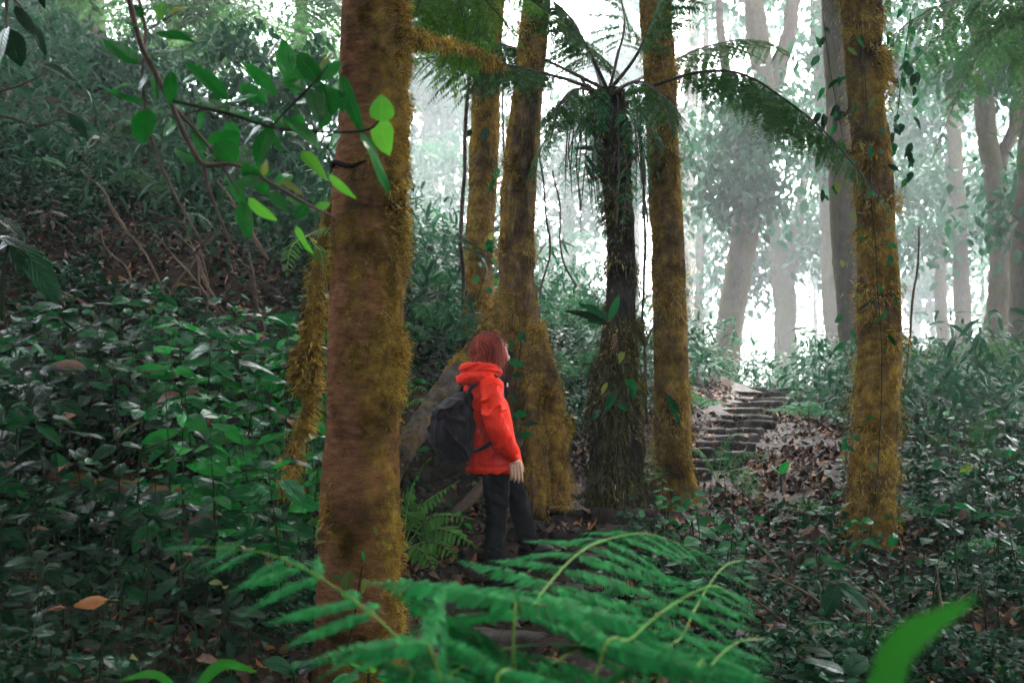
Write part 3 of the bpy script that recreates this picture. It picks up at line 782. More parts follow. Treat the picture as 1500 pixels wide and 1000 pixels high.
# 6 big right trunk
t6, *_ = simple_tree('mossy_tree', 'broad right-hand trunk shaggy with brown-gold moss and small climbing leaves', 7.4,
    [(1276, 870, 72), (1274, 780, 72), (1278, 700, 66), (1284, 600, 66), (1288, 500, 62), (1286, 400, 58), (1282, 300, 54), (1274, 200, 52), (1266, 100, 54), (1260, 0, 58), (1254, -90, 56)], M['bark_moss'], 61, None, 52000, 0.042, 0.62,
    flare=[(-1.0, .10, .3, 4), (0.6, .08, .3, 3), (-2.6, .1, .3, 4)], crown=[((3.2, 7.4, 8.0), (2.2, 2.0, 1.4), 34, 0.5, 1700, 0.25)], moss_dir=(-.1, -.3, 0), seg=52)
t7, *_ = simple_tree('mossy_tree', 'dim trunk half hidden behind the left side of the broad right-hand trunk', 17.0,
    [(1262, 640, 40), (1250, 500, 38), (1240, 380, 40), (1234, 260, 40), (1228, 120, 38), (1222, 0, 36), (1218, -80, 36)], M['bark_far'], 71, None, 0, 0.04, 0.4,
    crown=[((5.6, 17, 13.0), (2.6, 2.4, 1.6), 30, 0.5, 1500, 0.3)])

# 4 tree fern with a black ragged trunk
tfY = 8.0
tfs = [(902, 720, 66), (904, 660, 74), (904, 600, 66), (903, 540, 58), (908, 470, 42), (910, 400, 38), (908, 330, 40), (904, 260, 46), (896, 200, 52), (890, 160, 54), (889, 135, 50)]
pts = [P(a, b, tfY) for a, b, c in tfs]; rad = [c / F * tfY / 2 for a, b, c in tfs]
b4 = pts[0].copy(); b4.z = gz1(b4.x, b4.y) - 0.1; pts = [b4] + pts[1:]
tf = thing('tree_fern', 'tree fern with ragged black trunk and fronds spreading over the path', 'tree fern', b4)
o, V, D, mk = trunk_part('trunk', tf, b4, pts, rad, M['bark_dark'], 44, 44, 0.045, 0.16, 0.10, (), 0.25)
low = np.where(V[..., 2] < P(900, 470, tfY).z, 0.9, 0.55)
moss_part(tf, b4, V, D, np.clip(low, 0, 1), 26000, 0.075, M['moss_dark'], 45, 0.45, 1.3, wide=0.07)
moss_part(tf, b4, V, D, np.clip(low, 0, 1), 5000, 0.035, M['moss'], 46, 0.7, 1.2)
rf = random.Random(8)
topc = P(889, 140, tfY)
for k in range(26):                                    # broken frond bases round the top
    a = k * 2.4; h = rf.uniform(-0.75, 0.05)
    s = topc + Vector((math.cos(a) * 0.11, math.sin(a) * 0.11, h))
    e = s + Vector((math.cos(a) * rf.uniform(.06, .16), math.sin(a) * rf.uniform(.06, .16), rf.uniform(-.02, .16)))
    V_, F_ = tube_np([s - b4, s.lerp(e, .5) - b4, e - b4], [0.022, 0.017, 0.010], 6, 0.06, 0.02, k)
    link('frond_base', np_mesh('frond_base', V_, F_, M['rachis_dark']), tf)
def tf_frond(ctrl, n, plen, nrm, start=0.25, rad=0.017, droop=0.45, pins='tree', fwd=0.4, parent=tf, origin=b4, **k):
    return frond(parent, origin, ctrl, PIN[pins], n, plen, nrm, rad, M['rachis_dark'], start, fwd, droop, rnd=rf, **k)
tf_frond([P(884, 140, 8.0), P(835, 118, 7.7), P(740, 95, 7.2), P(660, 84, 6.8), P(590, 88, 6.4)], 22, 0.50, (0, -0.25, 1), 0.26)
tf_frond([P(884, 130, 8.1), P(820, 98, 8.3), P(760, 72, 8.6), P(690, 60, 9.0), P(600, 70, 9.3)], 20, 0.52, (0, 0.25, 1), 0.3)
tf_frond([P(895, 130, 8.0), P(930, 85, 7.8), P(958, 30, 7.6), P(985, -40, 7.3), P(1020, -120, 7.0)], 18, 0.46, (-0.5, -0.3, 1), 0.25)
tf_frond([P(897, 145, 8.0), P(950, 128, 7.8), P(1020, 107, 7.5), P(1085, 108, 7.2), P(1150, 146, 7.0), P(1215, 200, 6.8), P(1290, 290, 6.6)], 32, 0.52, (0, -0.2, 1), 0.24, droop=0.9)
tf_frond([P(893, 130, 8.1), P(905, 80, 8.4), P(915, 30, 8.8), P(900, -40, 9.3)], 11, 0.4, (0.2, 0.5, 1), 0.3)
tf_frond([P(893, 135, 8.1), P(950, 110, 8.8), P(1030, 70, 9.6), P(1110, 60, 10.4), P(1180, 100, 11)], 24, 0.52, (0, 0.2, 1), 0.28)
tf_frond([P(884, 135, 8.1), P(870, 95, 8.9), P(850, 60, 9.7), P(830, 50, 10.6)], 18, 0.5, (0, 0.2, 1), 0.3)
tf_frond([P(889, 130, 8.0), P(860, 70, 7.8), P(830, 20, 7.7), P(780, -20, 7.5)], 18, 0.5, (0.4, -0.3, 1), 0.3)
tf_frond([P(892, 140, 7.9), P(930, 120, 7.5), P(965, 135, 7.2), P(985, 190, 7.0)], 14, 0.34, (0, -0.4, 1), 0.3, droop=0.8)
tf_frond([P(885, 140, 7.9), P(850, 130, 7.6), P(822, 150, 7.4), P(806, 205, 7.3)], 14, 0.32, (0, -0.4, 1), 0.3, droop=0.8)
for k in range(9):                                     # short ragged fronds drooping below the crown
    az = k * 0.7 + 0.2; l = rf.uniform(.35, .7); dv = Vector((math.cos(az), math.sin(az), 0)); s = topc + Vector((0, 0, -rf.uniform(0, .35)))
    tf_frond([s + dv * .09, s + dv * l * .6 + Vector((0, 0, .10)), s + dv * l - Vector((0, 0, .12)), s + dv * l * 1.15 - Vector((0, 0, .5))], 12, 0.2, (0, -.5, 1), 0.15, 0.007, 0.6, 'small')
for k in range(16):                                    # dead fronds hanging against the trunk
    a = k * 1.9 + 0.4; s = topc + Vector((math.cos(a) * 0.10, math.sin(a) * 0.10, rf.uniform(-.15, 0)))
    r1 = rf.uniform(.16, .30)
    e = s + Vector((math.cos(a) * r1, math.sin(a) * r1, -rf.uniform(.25, .7)))
    V_, F_ = tube_np([s - b4, s - b4 + Vector((math.cos(a) * r1 * .8, math.sin(a) * r1 * .8, .02)), e - b4, e - b4 - Vector((0, 0, rf.uniform(.1, .5)))], [0.010, 0.008, 0.006, 0.003], 5, 0.06, 0.03, k)
    link('dead_frond', np_mesh('dead_frond', V_, F_, M['rachis_dark']), tf)
for (c, n_, pl) in (([P(872, 165, 7.85), P(860, 200, 7.8), P(856, 250, 7.8), P(850, 320, 7.85)], 13, 0.14), ([P(912, 190, 7.85), P(930, 215, 7.75), P(940, 260, 7.7), P(944, 330, 7.75)], 13, 0.14), ([P(880, 190, 7.8), P(868, 230, 7.7), P(872, 290, 7.7), P(878, 330, 7.7)], 12, 0.12),
                    ([P(905, 200, 7.8), P(918, 240, 7.7), P(916, 290, 7.7), P(910, 350, 7.7)], 12, 0.12)):
    tf_frond(c, n_, pl, (0, -1, 0.2), 0.15, 0.008, 0.2, 'small')
# ------------------------------------------------------------------ trees farther back, fading into the fog
rb = random.Random(21)
def far_tree(label, Y, spec, seed, mat='bark_far', group='trees fading into the fog', branches=6, crown=True, n=1500, size=0.2, spread=1.8, lift=1.0, moss=0, name='forest_tree', limbs=()):
    t, pts, rad, base = simple_tree(name, label, Y, spec, M[mat], seed, None, moss, 0.06, 0.35, group, seg=18, step=0.12, lump=0.14, moss_mat='moss_dark', ridge=0.05)
    for sp in limbs:
        lp = [P(a, b, Y) for a, b, c in sp]; lr = [c / F * Y / 2 for a, b, c in sp]
        V_, F_ = tube_np([p - base for p in lp], lr, 12, 0.12, 0.05, seed)
        link('limb', np_mesh('limb', V_, F_, M[mat]), t)
    r = random.Random(seed)
    cs = []
    for k in range(branches):
        i = r.randint(len(pts) // 2, len(pts) - 1)
        s = pts[i].lerp(pts[i - 1], r.random() * 0.6)
        a = r.uniform(0, 6.28); ln = r.uniform(0.5, 1.0) * spread
        e = s + Vector((math.cos(a) * ln, math.sin(a) * ln * 0.8, r.uniform(-0.2, 0.6) * lift))
        mid = s.lerp(e, 0.5) + Vector((0, 0, 0.15))
        V_, F_ = tube_np([s - base, mid - base, e - base], [rad[i] * 0.3, rad[i] * 0.18, 0.008], 6, 0.2, 0.06, seed + k)
        link('branch', np_mesh('branch', V_, F_, M[mat]), t)
        cs += [tuple(s.lerp(e, f) + Vector((0, 0, r.uniform(-.35, .2)))) for f in (0.5, 0.75, 1.0)]
    if crown and cs:
        crown_part(t, base, np.array(cs), 0.30 + 0.016 * Y, n, size, seed + 3, droop=0.9)
    return t
FOG = [
    ('leaning grey trunk on the bank at the top of the steps, forking high up', 17, [(1060, 560, 46), (1066, 500, 40), (1078, 420, 38), (1090, 340, 40), (1098, 280, 40), (1112, 200, 38), (1120, 130, 34), (1108, 40, 30), (1100, -60, 28)], 7, 1700, [[(1096, 275, 26), (1080, 220, 22), (1072, 150, 18), (1060, 80, 14), (1050, -20, 10)], [(1120, 190, 34), (1140, 110, 26), (1158, 30, 22), (1170, -60, 18)]]),
    ('stout misty trunk straight above the end of the steps', 19, [(1152, 590, 40), (1150, 520, 32), (1150, 450, 32), (1146, 400, 34), (1136, 360, 22), (1128, 300, 18), (1120, 240, 14)], 7, 1300, [[(1152, 410, 24), (1162, 370, 18), (1172, 300, 14), (1186, 220, 10)]]),
    ('thin pole-like trunk between the golden moss trunk and the leaning grey trunk', 13, [(1018, 560, 16), (1022, 470, 13), (1026, 380, 12), (1026, 270, 11), (1030, 170, 9), (1034, 60, 8), (1036, -40, 7)], 4, 500, []),
    ('misty trunk seen between the steps and the broad right-hand trunk', 16, [(1230, 590, 36), (1226, 500, 32), (1222, 420, 34), (1218, 330, 32), (1212, 240, 28), (1206, 140, 26), (1200, 20, 24), (1196, -60, 22)], 6, 1300, []),
    ('misty trunk just right of the broad right-hand trunk', 17, [(1392, 640, 20), (1386, 540, 17), (1378, 440, 17), (1380, 340, 17), (1392, 240, 16), (1402, 160, 15), (1396, 60, 14), (1386, -50, 13)], 9, 1500, [[(1400, 170, 10), (1420, 120, 8), (1448, 90, 6), (1480, 70, 4)]]),
    ('grey trunk with low dead limbs near the right edge', 14, [(1424, 690, 36), (1418, 600, 30), (1412, 500, 24), (1408, 400, 22), (1404, 300, 20), (1398, 200, 18), (1390, 100, 16), (1386, -40, 14)], 9, 1400, []),
    ('forked dark trunk curving up near the right edge', 11.5, [(1472, 700, 44), (1466, 600, 36), (1460, 500, 34), (1466, 400, 32), (1462, 300, 30), (1448, 210, 28), (1440, 130, 24), (1436, 40, 24), (1430, -60, 22)], 8, 1400, [[(1464, 250, 20), (1482, 190, 18), (1496, 120, 16), (1504, 30, 12)]]),
    ('thick dark trunk cut by the right edge of the view', 9.5, [(1512, 760, 60), (1506, 640, 52), (1500, 520, 46), (1504, 400, 44), (1510, 300, 42), (1516, 160, 40), (1520, 0, 38), (1520, -80, 36)], 6, 1300, []),
    ('pale smooth trunk behind the golden moss trunk', 15, [(1004, 560, 26), (1004, 440, 24), (1006, 330, 24), (1008, 240, 22), (1012, 150, 20), (1016, 40, 18), (1018, -60, 16)], 5, 900, []),
    ('thin misty trunk far back left of the slimmer mossy trunk', 17, [(664, 420, 18), (660, 300, 16), (652, 200, 16), (646, 100, 14), (640, 0, 13), (636, -60, 12)], 7, 1500, []),
    ('thin misty trunk close to the thick reddish-brown trunk', 18, [(634, 420, 22), (632, 300, 20), (632, 200, 20), (626, 90, 18), (620, -60, 16)], 7, 1500, []),
    ('faint trunk deep in the fog between buttressed tree and tree fern', 19, [(838, 520, 24), (836, 420, 22), (832, 300, 20), (836, 180, 18), (842, 60, 16), (846, -60, 14)], 8, 1500, []),
    ('faint trunk deep in the fog just left of the golden moss trunk', 20, [(930, 540, 22), (926, 420, 20), (928, 300, 18), (922, 160, 18), (918, 40, 16), (914, -60, 14)], 7, 1100, []),
    ('slim misty trunk left of the broad trunk in the far right haze', 20, [(1345, 620, 20), (1340, 500, 18), (1342, 380, 16), (1336, 240, 15), (1340, 100, 14), (1344, -60, 12)], 9, 1500, []),
]
for i, (lab, Yv, sp, nb, nl, limbs) in enumerate(FOG):
    Ya = Yv * (1.75 if lab.startswith('leaning') else 2.4 if lab.startswith(('stout', 'misty trunk just', 'misty trunk seen', 'grey')) else 4.0 if Yv > 12 else 1.9)
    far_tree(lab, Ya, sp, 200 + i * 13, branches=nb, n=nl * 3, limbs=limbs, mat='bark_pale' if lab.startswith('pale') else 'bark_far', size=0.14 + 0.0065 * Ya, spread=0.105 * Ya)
far_tree('massive shaggy trunk on the hillside in the upper left corner', 22, [(106, 150, 130), (108, 80, 100), (104, 0, 92), (100, -80, 84)], 500, branches=5, n=1600, moss=7000, size=0.22)
far_tree('dim leaning trunk at the far left edge of the hillside', 23, [(16, 190, 40), (22, 90, 36), (30, 0, 32), (36, -90, 30)], 513, branches=5, n=1300)
far_tree('thin trunk on the hillside right of the massive shaggy trunk', 26, [(262, 200, 26), (258, 110, 22), (252, 20, 20), (248, -80, 18)], 526, branches=7, n=1800)
far_tree('slim trunk on the hillside behind the hanging branch', 27, [(425, 300, 24), (430, 180, 22), (440, 60, 20), (446, -80, 18)], 539, branches=7, n=1900)
# slender leafy trees in the middle distance
for k, (lab, Yv, px, foot, top, wpx, rr, nl, sz) in enumerate((
    ('slender leafy tree close right of the thick reddish-brown trunk', 12.5, 625, 430, 60, 10, (0.75, 0.8, 1.7), 1000, 0.21),
    ('slender leafy tree left of the liana by the slimmer mossy trunk', 14.0, 662, 420, 120, 9, (0.7, 0.8, 1.6), 1000, 0.21),
    ('bushy small tree filling the gap left of the slimmer mossy trunk', 11.0, 640, 470, 300, 8, (0.65, 0.8, 0.9), 900, 0.17),
    ('leafy small tree between buttressed tree and black tree fern', 13.0, 838, 540, 240, 9, (0.55, 0.8, 1.5), 900, 0.19),
    ('low bushy tree behind the buttressed tree on its right side', 11.0, 822, 560, 400, 8, (0.45, 0.7, 0.9), 800, 0.15),
    ('broad-leaved tree behind the black tree fern trunk', 14.5, 930, 560, 200, 9, (0.6, 0.8, 1.0), 420, 0.38),
    ('leafy tree beyond the steps left of the broad right-hand trunk', 19.0, 1195, 590, 330, 12, (0.9, 1.0, 1.9), 900, 0.24),
    ('slim leafy tree on the bank left of the top of the steps', 17.0, 1030, 550, 330, 9, (0.55, 0.8, 1.7), 800, 0.21),
    ('leafy tree just right of the broad right-hand trunk', 14.0, 1365, 660, 330, 10, (0.7, 0.9, 2.0), 1000, 0.2),
    ('leafy tree between the grey trunk and the forked trunk', 16.0, 1440, 650, 260, 11, (0.9, 1.0, 2.6), 1300, 0.22),
    ('dark leafy tree at the right edge', 11.0, 1500, 700, 380, 10, (0.7, 0.9, 1.9), 1100, 0.17),
    ('leafy tree on the hillside below the shaggy trunk', 16.0, 150, 250, 110, 9, (1.2, 1.0, 0.9), 1300, 0.2),
    ('leafy tree on the hillside under the hanging branch', 15.0, 330, 300, 150, 9, (1.1, 1.0, 1.1), 1300, 0.2),
    ('leafy tree on the hillside hard left of the thick reddish-brown trunk', 14.0, 455, 360, 190, 9, (0.6, 0.9, 1.5), 1200, 0.2),
    ('leafy tree at the top of the hillside by the left edge', 17.0, 40, 210, 90, 9, (1.1, 1.0, 1.2), 1200, 0.22))):
    if px > 600:
        Yv, rr, sz, wpx = Yv * 4.4, tuple(q * 4.2 for q in rr), sz * 2.9, wpx * 1.2
    f, tp = P(px, foot, Yv), P(px - 6, top, Yv)
    f.z = min(f.z, gz1(f.x, f.y)) - 0.1
    t = thing('slender_tree', lab, 'tree', f)
    V_, F_ = tube_np([(0, 0, 0), (tp - f) * 0.5 + Vector((0.12, 0, 0)), tp - f], [wpx / F * Yv / 2, wpx / F * Yv * 0.38, 0.012], 8, 0.15, 0.05, k)
    link('trunk', np_mesh('trunk', V_, F_, M['bark_far'], attr={'moss': np.full(len(V_), .2)}), t)
    cs = canopy_centres(tp, rr, 26, 900 + k)
    for cc in cs[:9]:
        s = f.lerp(tp, 0.75); e_ = Vector(cc)
        V_, F_ = tube_np([s - f, s.lerp(e_, .5) - f + Vector((0, 0, .08)), e_ - f], [0.014, 0.010, 0.004], 5, 0.2, 0.04, k)
        link('branch', np_mesh('branch', V_, F_, M['bark_far']), t)
    crown_part(t, f, cs, 0.22 if px < 600 else 0.8, nl * (1 if px < 600 else 2), sz, 930 + k, droop=0.7)

# ------------------------------------------------------------------ vines, hanging mossy stem, fallen log, dead sticks
def vine(label, Y, spec, mat='branch', seed=0, cat='vine', name='hanging_vine', group=None, wob=0.03, seg=6):
    pts = [P(a, b, Y) for a, b, c in spec]
    t0 = pts[0]
    V_, F_ = tube_np([p - t0 for p in pts], [c / F * Y / 2 for a, b, c in spec], seg, 0.06, wob, seed)
    o = link(name, np_mesh(name, V_, F_, M[mat]), None, t0)
    return tag(o, label, cat, group)
vine('grey liana hanging straight beside the slimmer mossy trunk', 9.2, [(697, 60, 6), (688, 130, 6), (682, 200, 6), (678, 290, 6), (676, 370, 6), (680, 440, 5)], 'wood_grey', 1)
vine('thin dark vine dangling between the slimmer trunk and the buttressed tree', 9.0, [(733, 110, 4), (738, 160, 3), (741, 220, 3), (744, 280, 3), (740, 330, 3)], 'branch', 2)
vine('thin dark vine looping on the right side of the buttressed tree', 8.6, [(786, 60, 4), (790, 180, 3), (800, 290, 3), (806, 350, 4), (800, 395, 3), (794, 440, 3)], 'branch', 3)
vine('straight thin vine hanging just left of the golden moss trunk', 8.2, [(936, 190, 3), (942, 300, 4), (944, 420, 4), (944, 520, 4), (946, 620, 4)], 'branch', 4)
vine('short bent vine hanging right of the buttressed tree', 8.7, [(812, 250, 3), (818, 320, 3), (826, 380, 3), (846, 420, 3)], 'branch', 5)
vine('pale dead stalk leaning against the golden moss trunk', 8.1, [(965, 450, 4), (956, 480, 4), (946, 510, 5), (944, 560, 4)], 'wood_grey', 6, 'stalk', 'dead_stalk')
vine('slender vine hanging right of the broad right-hand trunk', 7.6, [(1342, 330, 3), (1345, 390, 3), (1336, 440, 4), (1330, 520, 3), (1320, 580, 3)], 'branch', 7)
mbp = [P(594, 50, 5.2), P(620, 60, 5.4), P(660, 66, 5.7), P(700, 80, 6.0), P(738, 100, 6.3)]
mb = thing('mossy_branch', 'straight mossy branch reaching out right of the thick reddish-brown trunk', 'branch', mbp[0])
o, V, D, mk = trunk_part('limb', mb, mbp[0], mbp, [0.016, 0.018, 0.020, 0.024, 0.018], M['bark_moss'], 91, 12, 0.03, 0.25, 0.12, (), 0.55, (0, 0, 0.6))
moss_part(mb, mbp[0], V, D, mk, 5000, 0.04, M['moss'], 92, 0.5, 1.2)
vine('bent dead branch with a torn leaf stuck in the tree fern frond', 7.0, [(664, 40, 8), (690, 46, 10), (712, 56, 16), (726, 70, 12)], 'branch', 9, 'branch', 'dead_branch')
vine('thin vine hanging down from the branch left of the golden moss trunk', 7.7, [(900, 330, 3), (916, 250, 3), (940, 230, 3), (945, 330, 3)], 'branch', 12)

sap = P(425, 690, 5.4)
ms = thing('mossy_sapling', 'crooked sapling wrapped in yellow moss just left of the thick reddish-brown trunk', 'sapling', sap)
o, V, D, mk = trunk_part('trunk', ms, sap, [P(425, 720, 5.4), P(432, 660, 5.4), P(452, 600, 5.4), P(448, 540, 5.4), P(458, 470, 5.4), P(466, 400, 5.4), P(478, 330, 5.4), P(490, 290, 5.4)], [0.02, 0.03, 0.034, 0.04, 0.045, 0.04, 0.03, 0.02], M['bark_moss'], 81, 14, 0.03, 0.2, 0.1, (), 0.9)
moss_part(ms, sap, V, D, mk, 9000, 0.045, M['moss'], 82, 1.0, 0.9)
near = np.exp(-((V[..., 2] - P(445, 535, 5.4).z) / 0.1) ** 2)
moss_part(ms, sap, V, D, np.clip(near + .25, 0, 1), 2600, 0.07, M['moss'], 83, 1.3, 0.6)

lg = P(170, 730, 5.9); lg.z = gz1(lg.x, lg.y) + 0.06
lt = thing('fallen_log', 'rotting mossy log lying across the left bank among the plants', 'log', lg)
lz = [P(40, 722, 6.3), P(110, 722, 6.1), P(180, 732, 5.95), P(250, 742, 5.8), P(330, 772, 5.6)]
o, V, D, mk = trunk_part('trunk', lt, lg, lz, [0.10, 0.11, 0.115, 0.11, 0.09], M['wood_grey'], 88, 26, 0.04, 0.16, 0.08, (), 0.15, (0, 0, 0.9))
moss_part(lt, lg, V, D, mk, 6000, 0.02, M['moss_dark'], 89, 0.9, 0.5)
rk = random.Random(31)
STICKS = [((150, 330), (205, 420), 7.6), ((225, 330), (330, 470), 7.4), ((120, 250), (185, 330), 8.2), ((255, 340), (330, 445), 7.2), ((290, 360), (300, 470), 7.3), ((330, 335), (250, 420), 7.8), ((270, 300), (290, 420), 7.9), ((60, 400), (140, 470), 7.0), ((365, 360), (390, 480), 7.4), ((170, 300), (240, 430), 7.6),
          ((20, 330), (90, 440), 7.3), ((420, 420), (300, 500), 7.0), ((1130, 760), (1180, 900), 5.8), ((1105, 830), (1250, 905), 5.4), ((1240, 880), (1330, 930), 5.2), ((1360, 960), (1430, 900), 4.6), ((1180, 720), (1150, 860), 6.4), ((1390, 930), (1340, 990), 4.5), ((1090, 870), (1190, 935), 5.2), ((1210, 860), (1320, 910), 5.4), ((840, 760), (700, 700), 7.6), ((320, 270), (395, 370), 7.0)]
SLAB = ['on the soil at the far left above the broad ribbed leaves', 'crossing the middle of the bare soil bank', 'highest on the bank under the shaggy trunk', 'on the soil left of the withered leaf cluster', 'standing almost upright in the middle of the soil bank', 'leaning the other way across the soil bank', 'upright just under the hanging leafy branch', 'low by the large ribbed leaves', 'right of the withered leaf cluster', 'upper left on the soil bank', 'at the left edge under the withered cluster', 'lowest on the right of the soil bank',
        'running down the litter slope right of the fern', 'long one lying across the litter by the fern tips', 'near the foot of the broad trunk', 'near the bottom right corner leaning up', 'left of the broad trunk on the litter slope', 'low at the bottom right', 'beside the curled fern tips', 'crossing in front of the broad trunk foot', 'on the roots behind the person', 'hanging end under the leafy branch']
for i, (a, b, Yv) in enumerate(STICKS):
    pa, pb = P(a[0], a[1], Yv + 0.25), P(b[0], b[1], Yv)
    if a[0] > 600:
        pa.z, pb.z = gz1(pa.x, pa.y) + rk.uniform(0.1, 0.3), gz1(pb.x, pb.y) + 0.03
    m1 = pa.lerp(pb, 0.35) + Vector((rk.uniform(-.06, .06), rk.uniform(-.05, .05), rk.uniform(-.06, .06)))
    m2 = pa.lerp(pb, 0.7) + Vector((rk.uniform(-.05, .05), 0, rk.uniform(-.04, .04)))
    r0 = rk.uniform(0.007, 0.014)
    bag = Bag()
    o0 = pb
    bag.tube([pa - o0, m1 - o0, m2 - o0, Vector((0, 0, -0.08))], [r0 * 0.4, r0 * 0.7, r0, r0 * 1.1], 6, 0.08, 0.04, i)
    e = m1 + Vector((rk.uniform(-.25, .25), rk.uniform(-.1, .1), rk.uniform(.05, .25)))
    bag.tube([m1 - o0, m1.lerp(e, .5) - o0 + Vector((0, 0, .02)), e - o0], [r0 * 0.6, r0 * 0.4, r0 * 0.15], 5, 0.08, 0.03, i + 60)
    o = link('dead_branch', bag.mesh('dead_branch', M['twig']), None, o0)
    tag(o, 'bare brown branch ' + SLAB[i], 'branch', 'bare branches on the left bank' if a[0] < 600 else 'bare branches beside the path')
# ------------------------------------------------------------------ the person
PL = P(715, 845, 6.62)
PX0, PY0 = PL.x, PL.y
PROT = math.radians(25)
def ell_np(c, r, rot=None, nu=20, nv=12):
    u = np.arange(nu) / nu * 2 * PI
    v = np.linspace(-PI / 2, PI / 2, nv)[1:-1]
    V = np.stack([np.cos(v)[:, None] * np.cos(u), np.cos(v)[:, None] * np.sin(u), np.repeat(np.sin(v)[:, None], nu, 1)], -1).reshape(-1, 3)
    V = np.vstack([V, [[0, 0, -1], [0, 0, 1]]]) * np.array(r)
    m = nv - 2
    k = np.arange(nu); k2 = (k + 1) % nu
    Fl = ring_faces(m, nu, 0, False) + [np.stack([k2, k, np.full(nu, m * nu)], -1), np.stack([k + (m - 1) * nu, k2 + (m - 1) * nu, np.full(nu, m * nu + 1)], -1)]
    if rot is not None:
        V = V @ np.array(Matrix.Rotation(rot, 3, 'Y')).T
    return V + np.array(c), Fl
def loft_np(rings, seg=28):
    """rings: (cx, cy, cz, rx, ry) stacked from bottom to top."""
    q, _ = resample([r[:3] for r in rings], 0.03, [0] * len(rings))
    tt = np.linspace(0, len(rings) - 1, len(q))
    rx = np.interp(tt, range(len(rings)), [r[3] for r in rings]); ry = np.interp(tt, range(len(rings)), [r[4] for r in rings])
    a = np.arange(seg) / seg * 2 * PI
    V = q[:, None] + np.stack([rx[:, None] * np.cos(a), ry[:, None] * np.sin(a), np.zeros((len(q), seg))], -1)
    return V.reshape(-1, 3), ring_faces(len(q), seg)
def remesh(name, bag, voxel, mat, it=4, disp=None, factor=0.5):
    me = np_mesh('raw', np.vstack(bag.V), bag.Fa, [])
    o = bpy.data.objects.new('raw', me); COL.objects.link(o)
    md = o.modifiers.new('r', 'REMESH'); md.mode = 'VOXEL'; md.voxel_size = voxel; md.use_smooth_shade = True
    sm = o.modifiers.new('s', 'SMOOTH'); sm.iterations = it; sm.factor = factor
    dg = bpy.context.evaluated_depsgraph_get()
    out = bpy.data.meshes.new_from_object(o.evaluated_get(dg))
    bpy.data.objects.remove(o); bpy.data.meshes.remove(me)
    out.name = name
    if disp:
        n = len(out.vertices)
        co = np.empty(n * 3, np.float32); out.vertices.foreach_get('co', co); co = co.reshape(-1, 3).astype(float)
        no = np.empty(n * 3, np.float32); out.vertices.foreach_get('normal', no); no = no.reshape(-1, 3)
        out.vertices.foreach_set('co', (co + no * disp(co, no)[:, None]).astype(np.float32).ravel())
        out.update()
    out.materials.clear(); out.materials.append(mat)
    return out
def ridged(p, seed, octv=3):
    return 1 - np.abs(fbm(p, octv, seed)) * 3.2
SKIN = ramp_material('skin', [(0.3, (0.50, 0.28, 0.19)), (0.7, (0.62, 0.37, 0.26))], 14, 0.5, 0.08, 90, rnd=0)
JACKET = ramp_material('orange_red_nylon', [(0.3, (0.78, 0.020, 0.006)), (0.7, (0.88, 0.036, 0.010))], 3, 0.5, 0.25, 60, spec=0.1, dist=0.003)
PANTS = ramp_material('black_trousers', [(0.3, (0.004, 0.004, 0.005)), (0.7, (0.009, 0.009, 0.011))], 30, 0.85, 0.3, 200, dist=0.002, spec=0.08)
HAIR = ramp_material('dyed_red_hair', [(0.2, (0.05, 0.007, 0.004)), (0.5, (0.26, 0.028, 0.013)), (0.8, (0.50, 0.075, 0.034))], 5, 0.5, 0, rnd=1.0, spec=0.2)
BAG = ramp_material('black_canvas', [(0.3, (0.010, 0.008, 0.012)), (0.7, (0.022, 0.018, 0.026))], 20, 0.7, 0.3, 150, dist=0.002, sheen=0.05, spec=0.12)
BOOT = ramp_material('dark_boot', [(0.3, (0.010, 0.009, 0.009)), (0.7, (0.022, 0.018, 0.016))], 20, 0.5, 0.3)
WHITE = ramp_material('white_cord', [(0.3, (0.7, 0.7, 0.7)), (0.7, (0.8, 0.8, 0.8))], 20, 0.6, 0)
EYE = ramp_material('eye_white', [(0.3, (0.6, 0.58, 0.56)), (0.7, (0.7, 0.68, 0.66))], 20, 0.2, 0)
# joints (x forward, y to the person's left, z up)
R_SH, R_EL, R_WR = (-0.05, -0.170, 1.27), (-0.050, -0.262, 1.00), (0.075, -0.240, 0.815)
L_SH, L_EL, L_WR = (-0.03, 0.165, 1.27), (0.03, 0.235, 1.00), (0.15, 0.20, 0.82)
R_HP, R_KN, R_AN = (0.02, -0.085, 0.84), (0.02, -0.10, 0.46), (-0.005, -0.11, 0.09)
L_HP, L_KN, L_AN = (0.03, 0.085, 0.84), (0.25, 0.10, 0.56), (0.335, 0.10, 0.25)
HC, HP = np.array((0.025, 0, 1.525)), -math.radians(28)      # head centre; tilted back
def hd(x, y, z):
    c, s = math.cos(HP), math.sin(HP)
    return tuple(HC + np.array((x * c + z * s, y, -x * s + z * c)))
body = Bag()
body.add(*ell_np(hd(-0.012, 0, 0.022), (0.098, 0.076, 0.092), HP))
body.add(*ell_np(hd(0.030, 0, -0.045), (0.066, 0.056, 0.070), HP))
body.add(*ell_np(hd(0.072, 0, -0.090), (0.026, 0.026, 0.022), HP))       # chin
body.add(*ell_np(hd(0.080, 0, 0.030), (0.014, 0.045, 0.012), HP))        # brow
body.tube([hd(0.082, 0, 0.022), hd(0.100, 0, 0.000), hd(0.112, 0, -0.018)], [0.010, 0.012, 0.013], 8, 0.01)
body.add(*ell_np(hd(0.100, 0.011, -0.022), (0.010, 0.009, 0.008), HP)); body.add(*ell_np(hd(0.100, -0.011, -0.022), (0.010, 0.009, 0.008), HP))
body.add(*ell_np(hd(0.088, 0, -0.046), (0.012, 0.024, 0.007), HP)); body.add(*ell_np(hd(0.086, 0, -0.060), (0.012, 0.022, 0.008), HP))
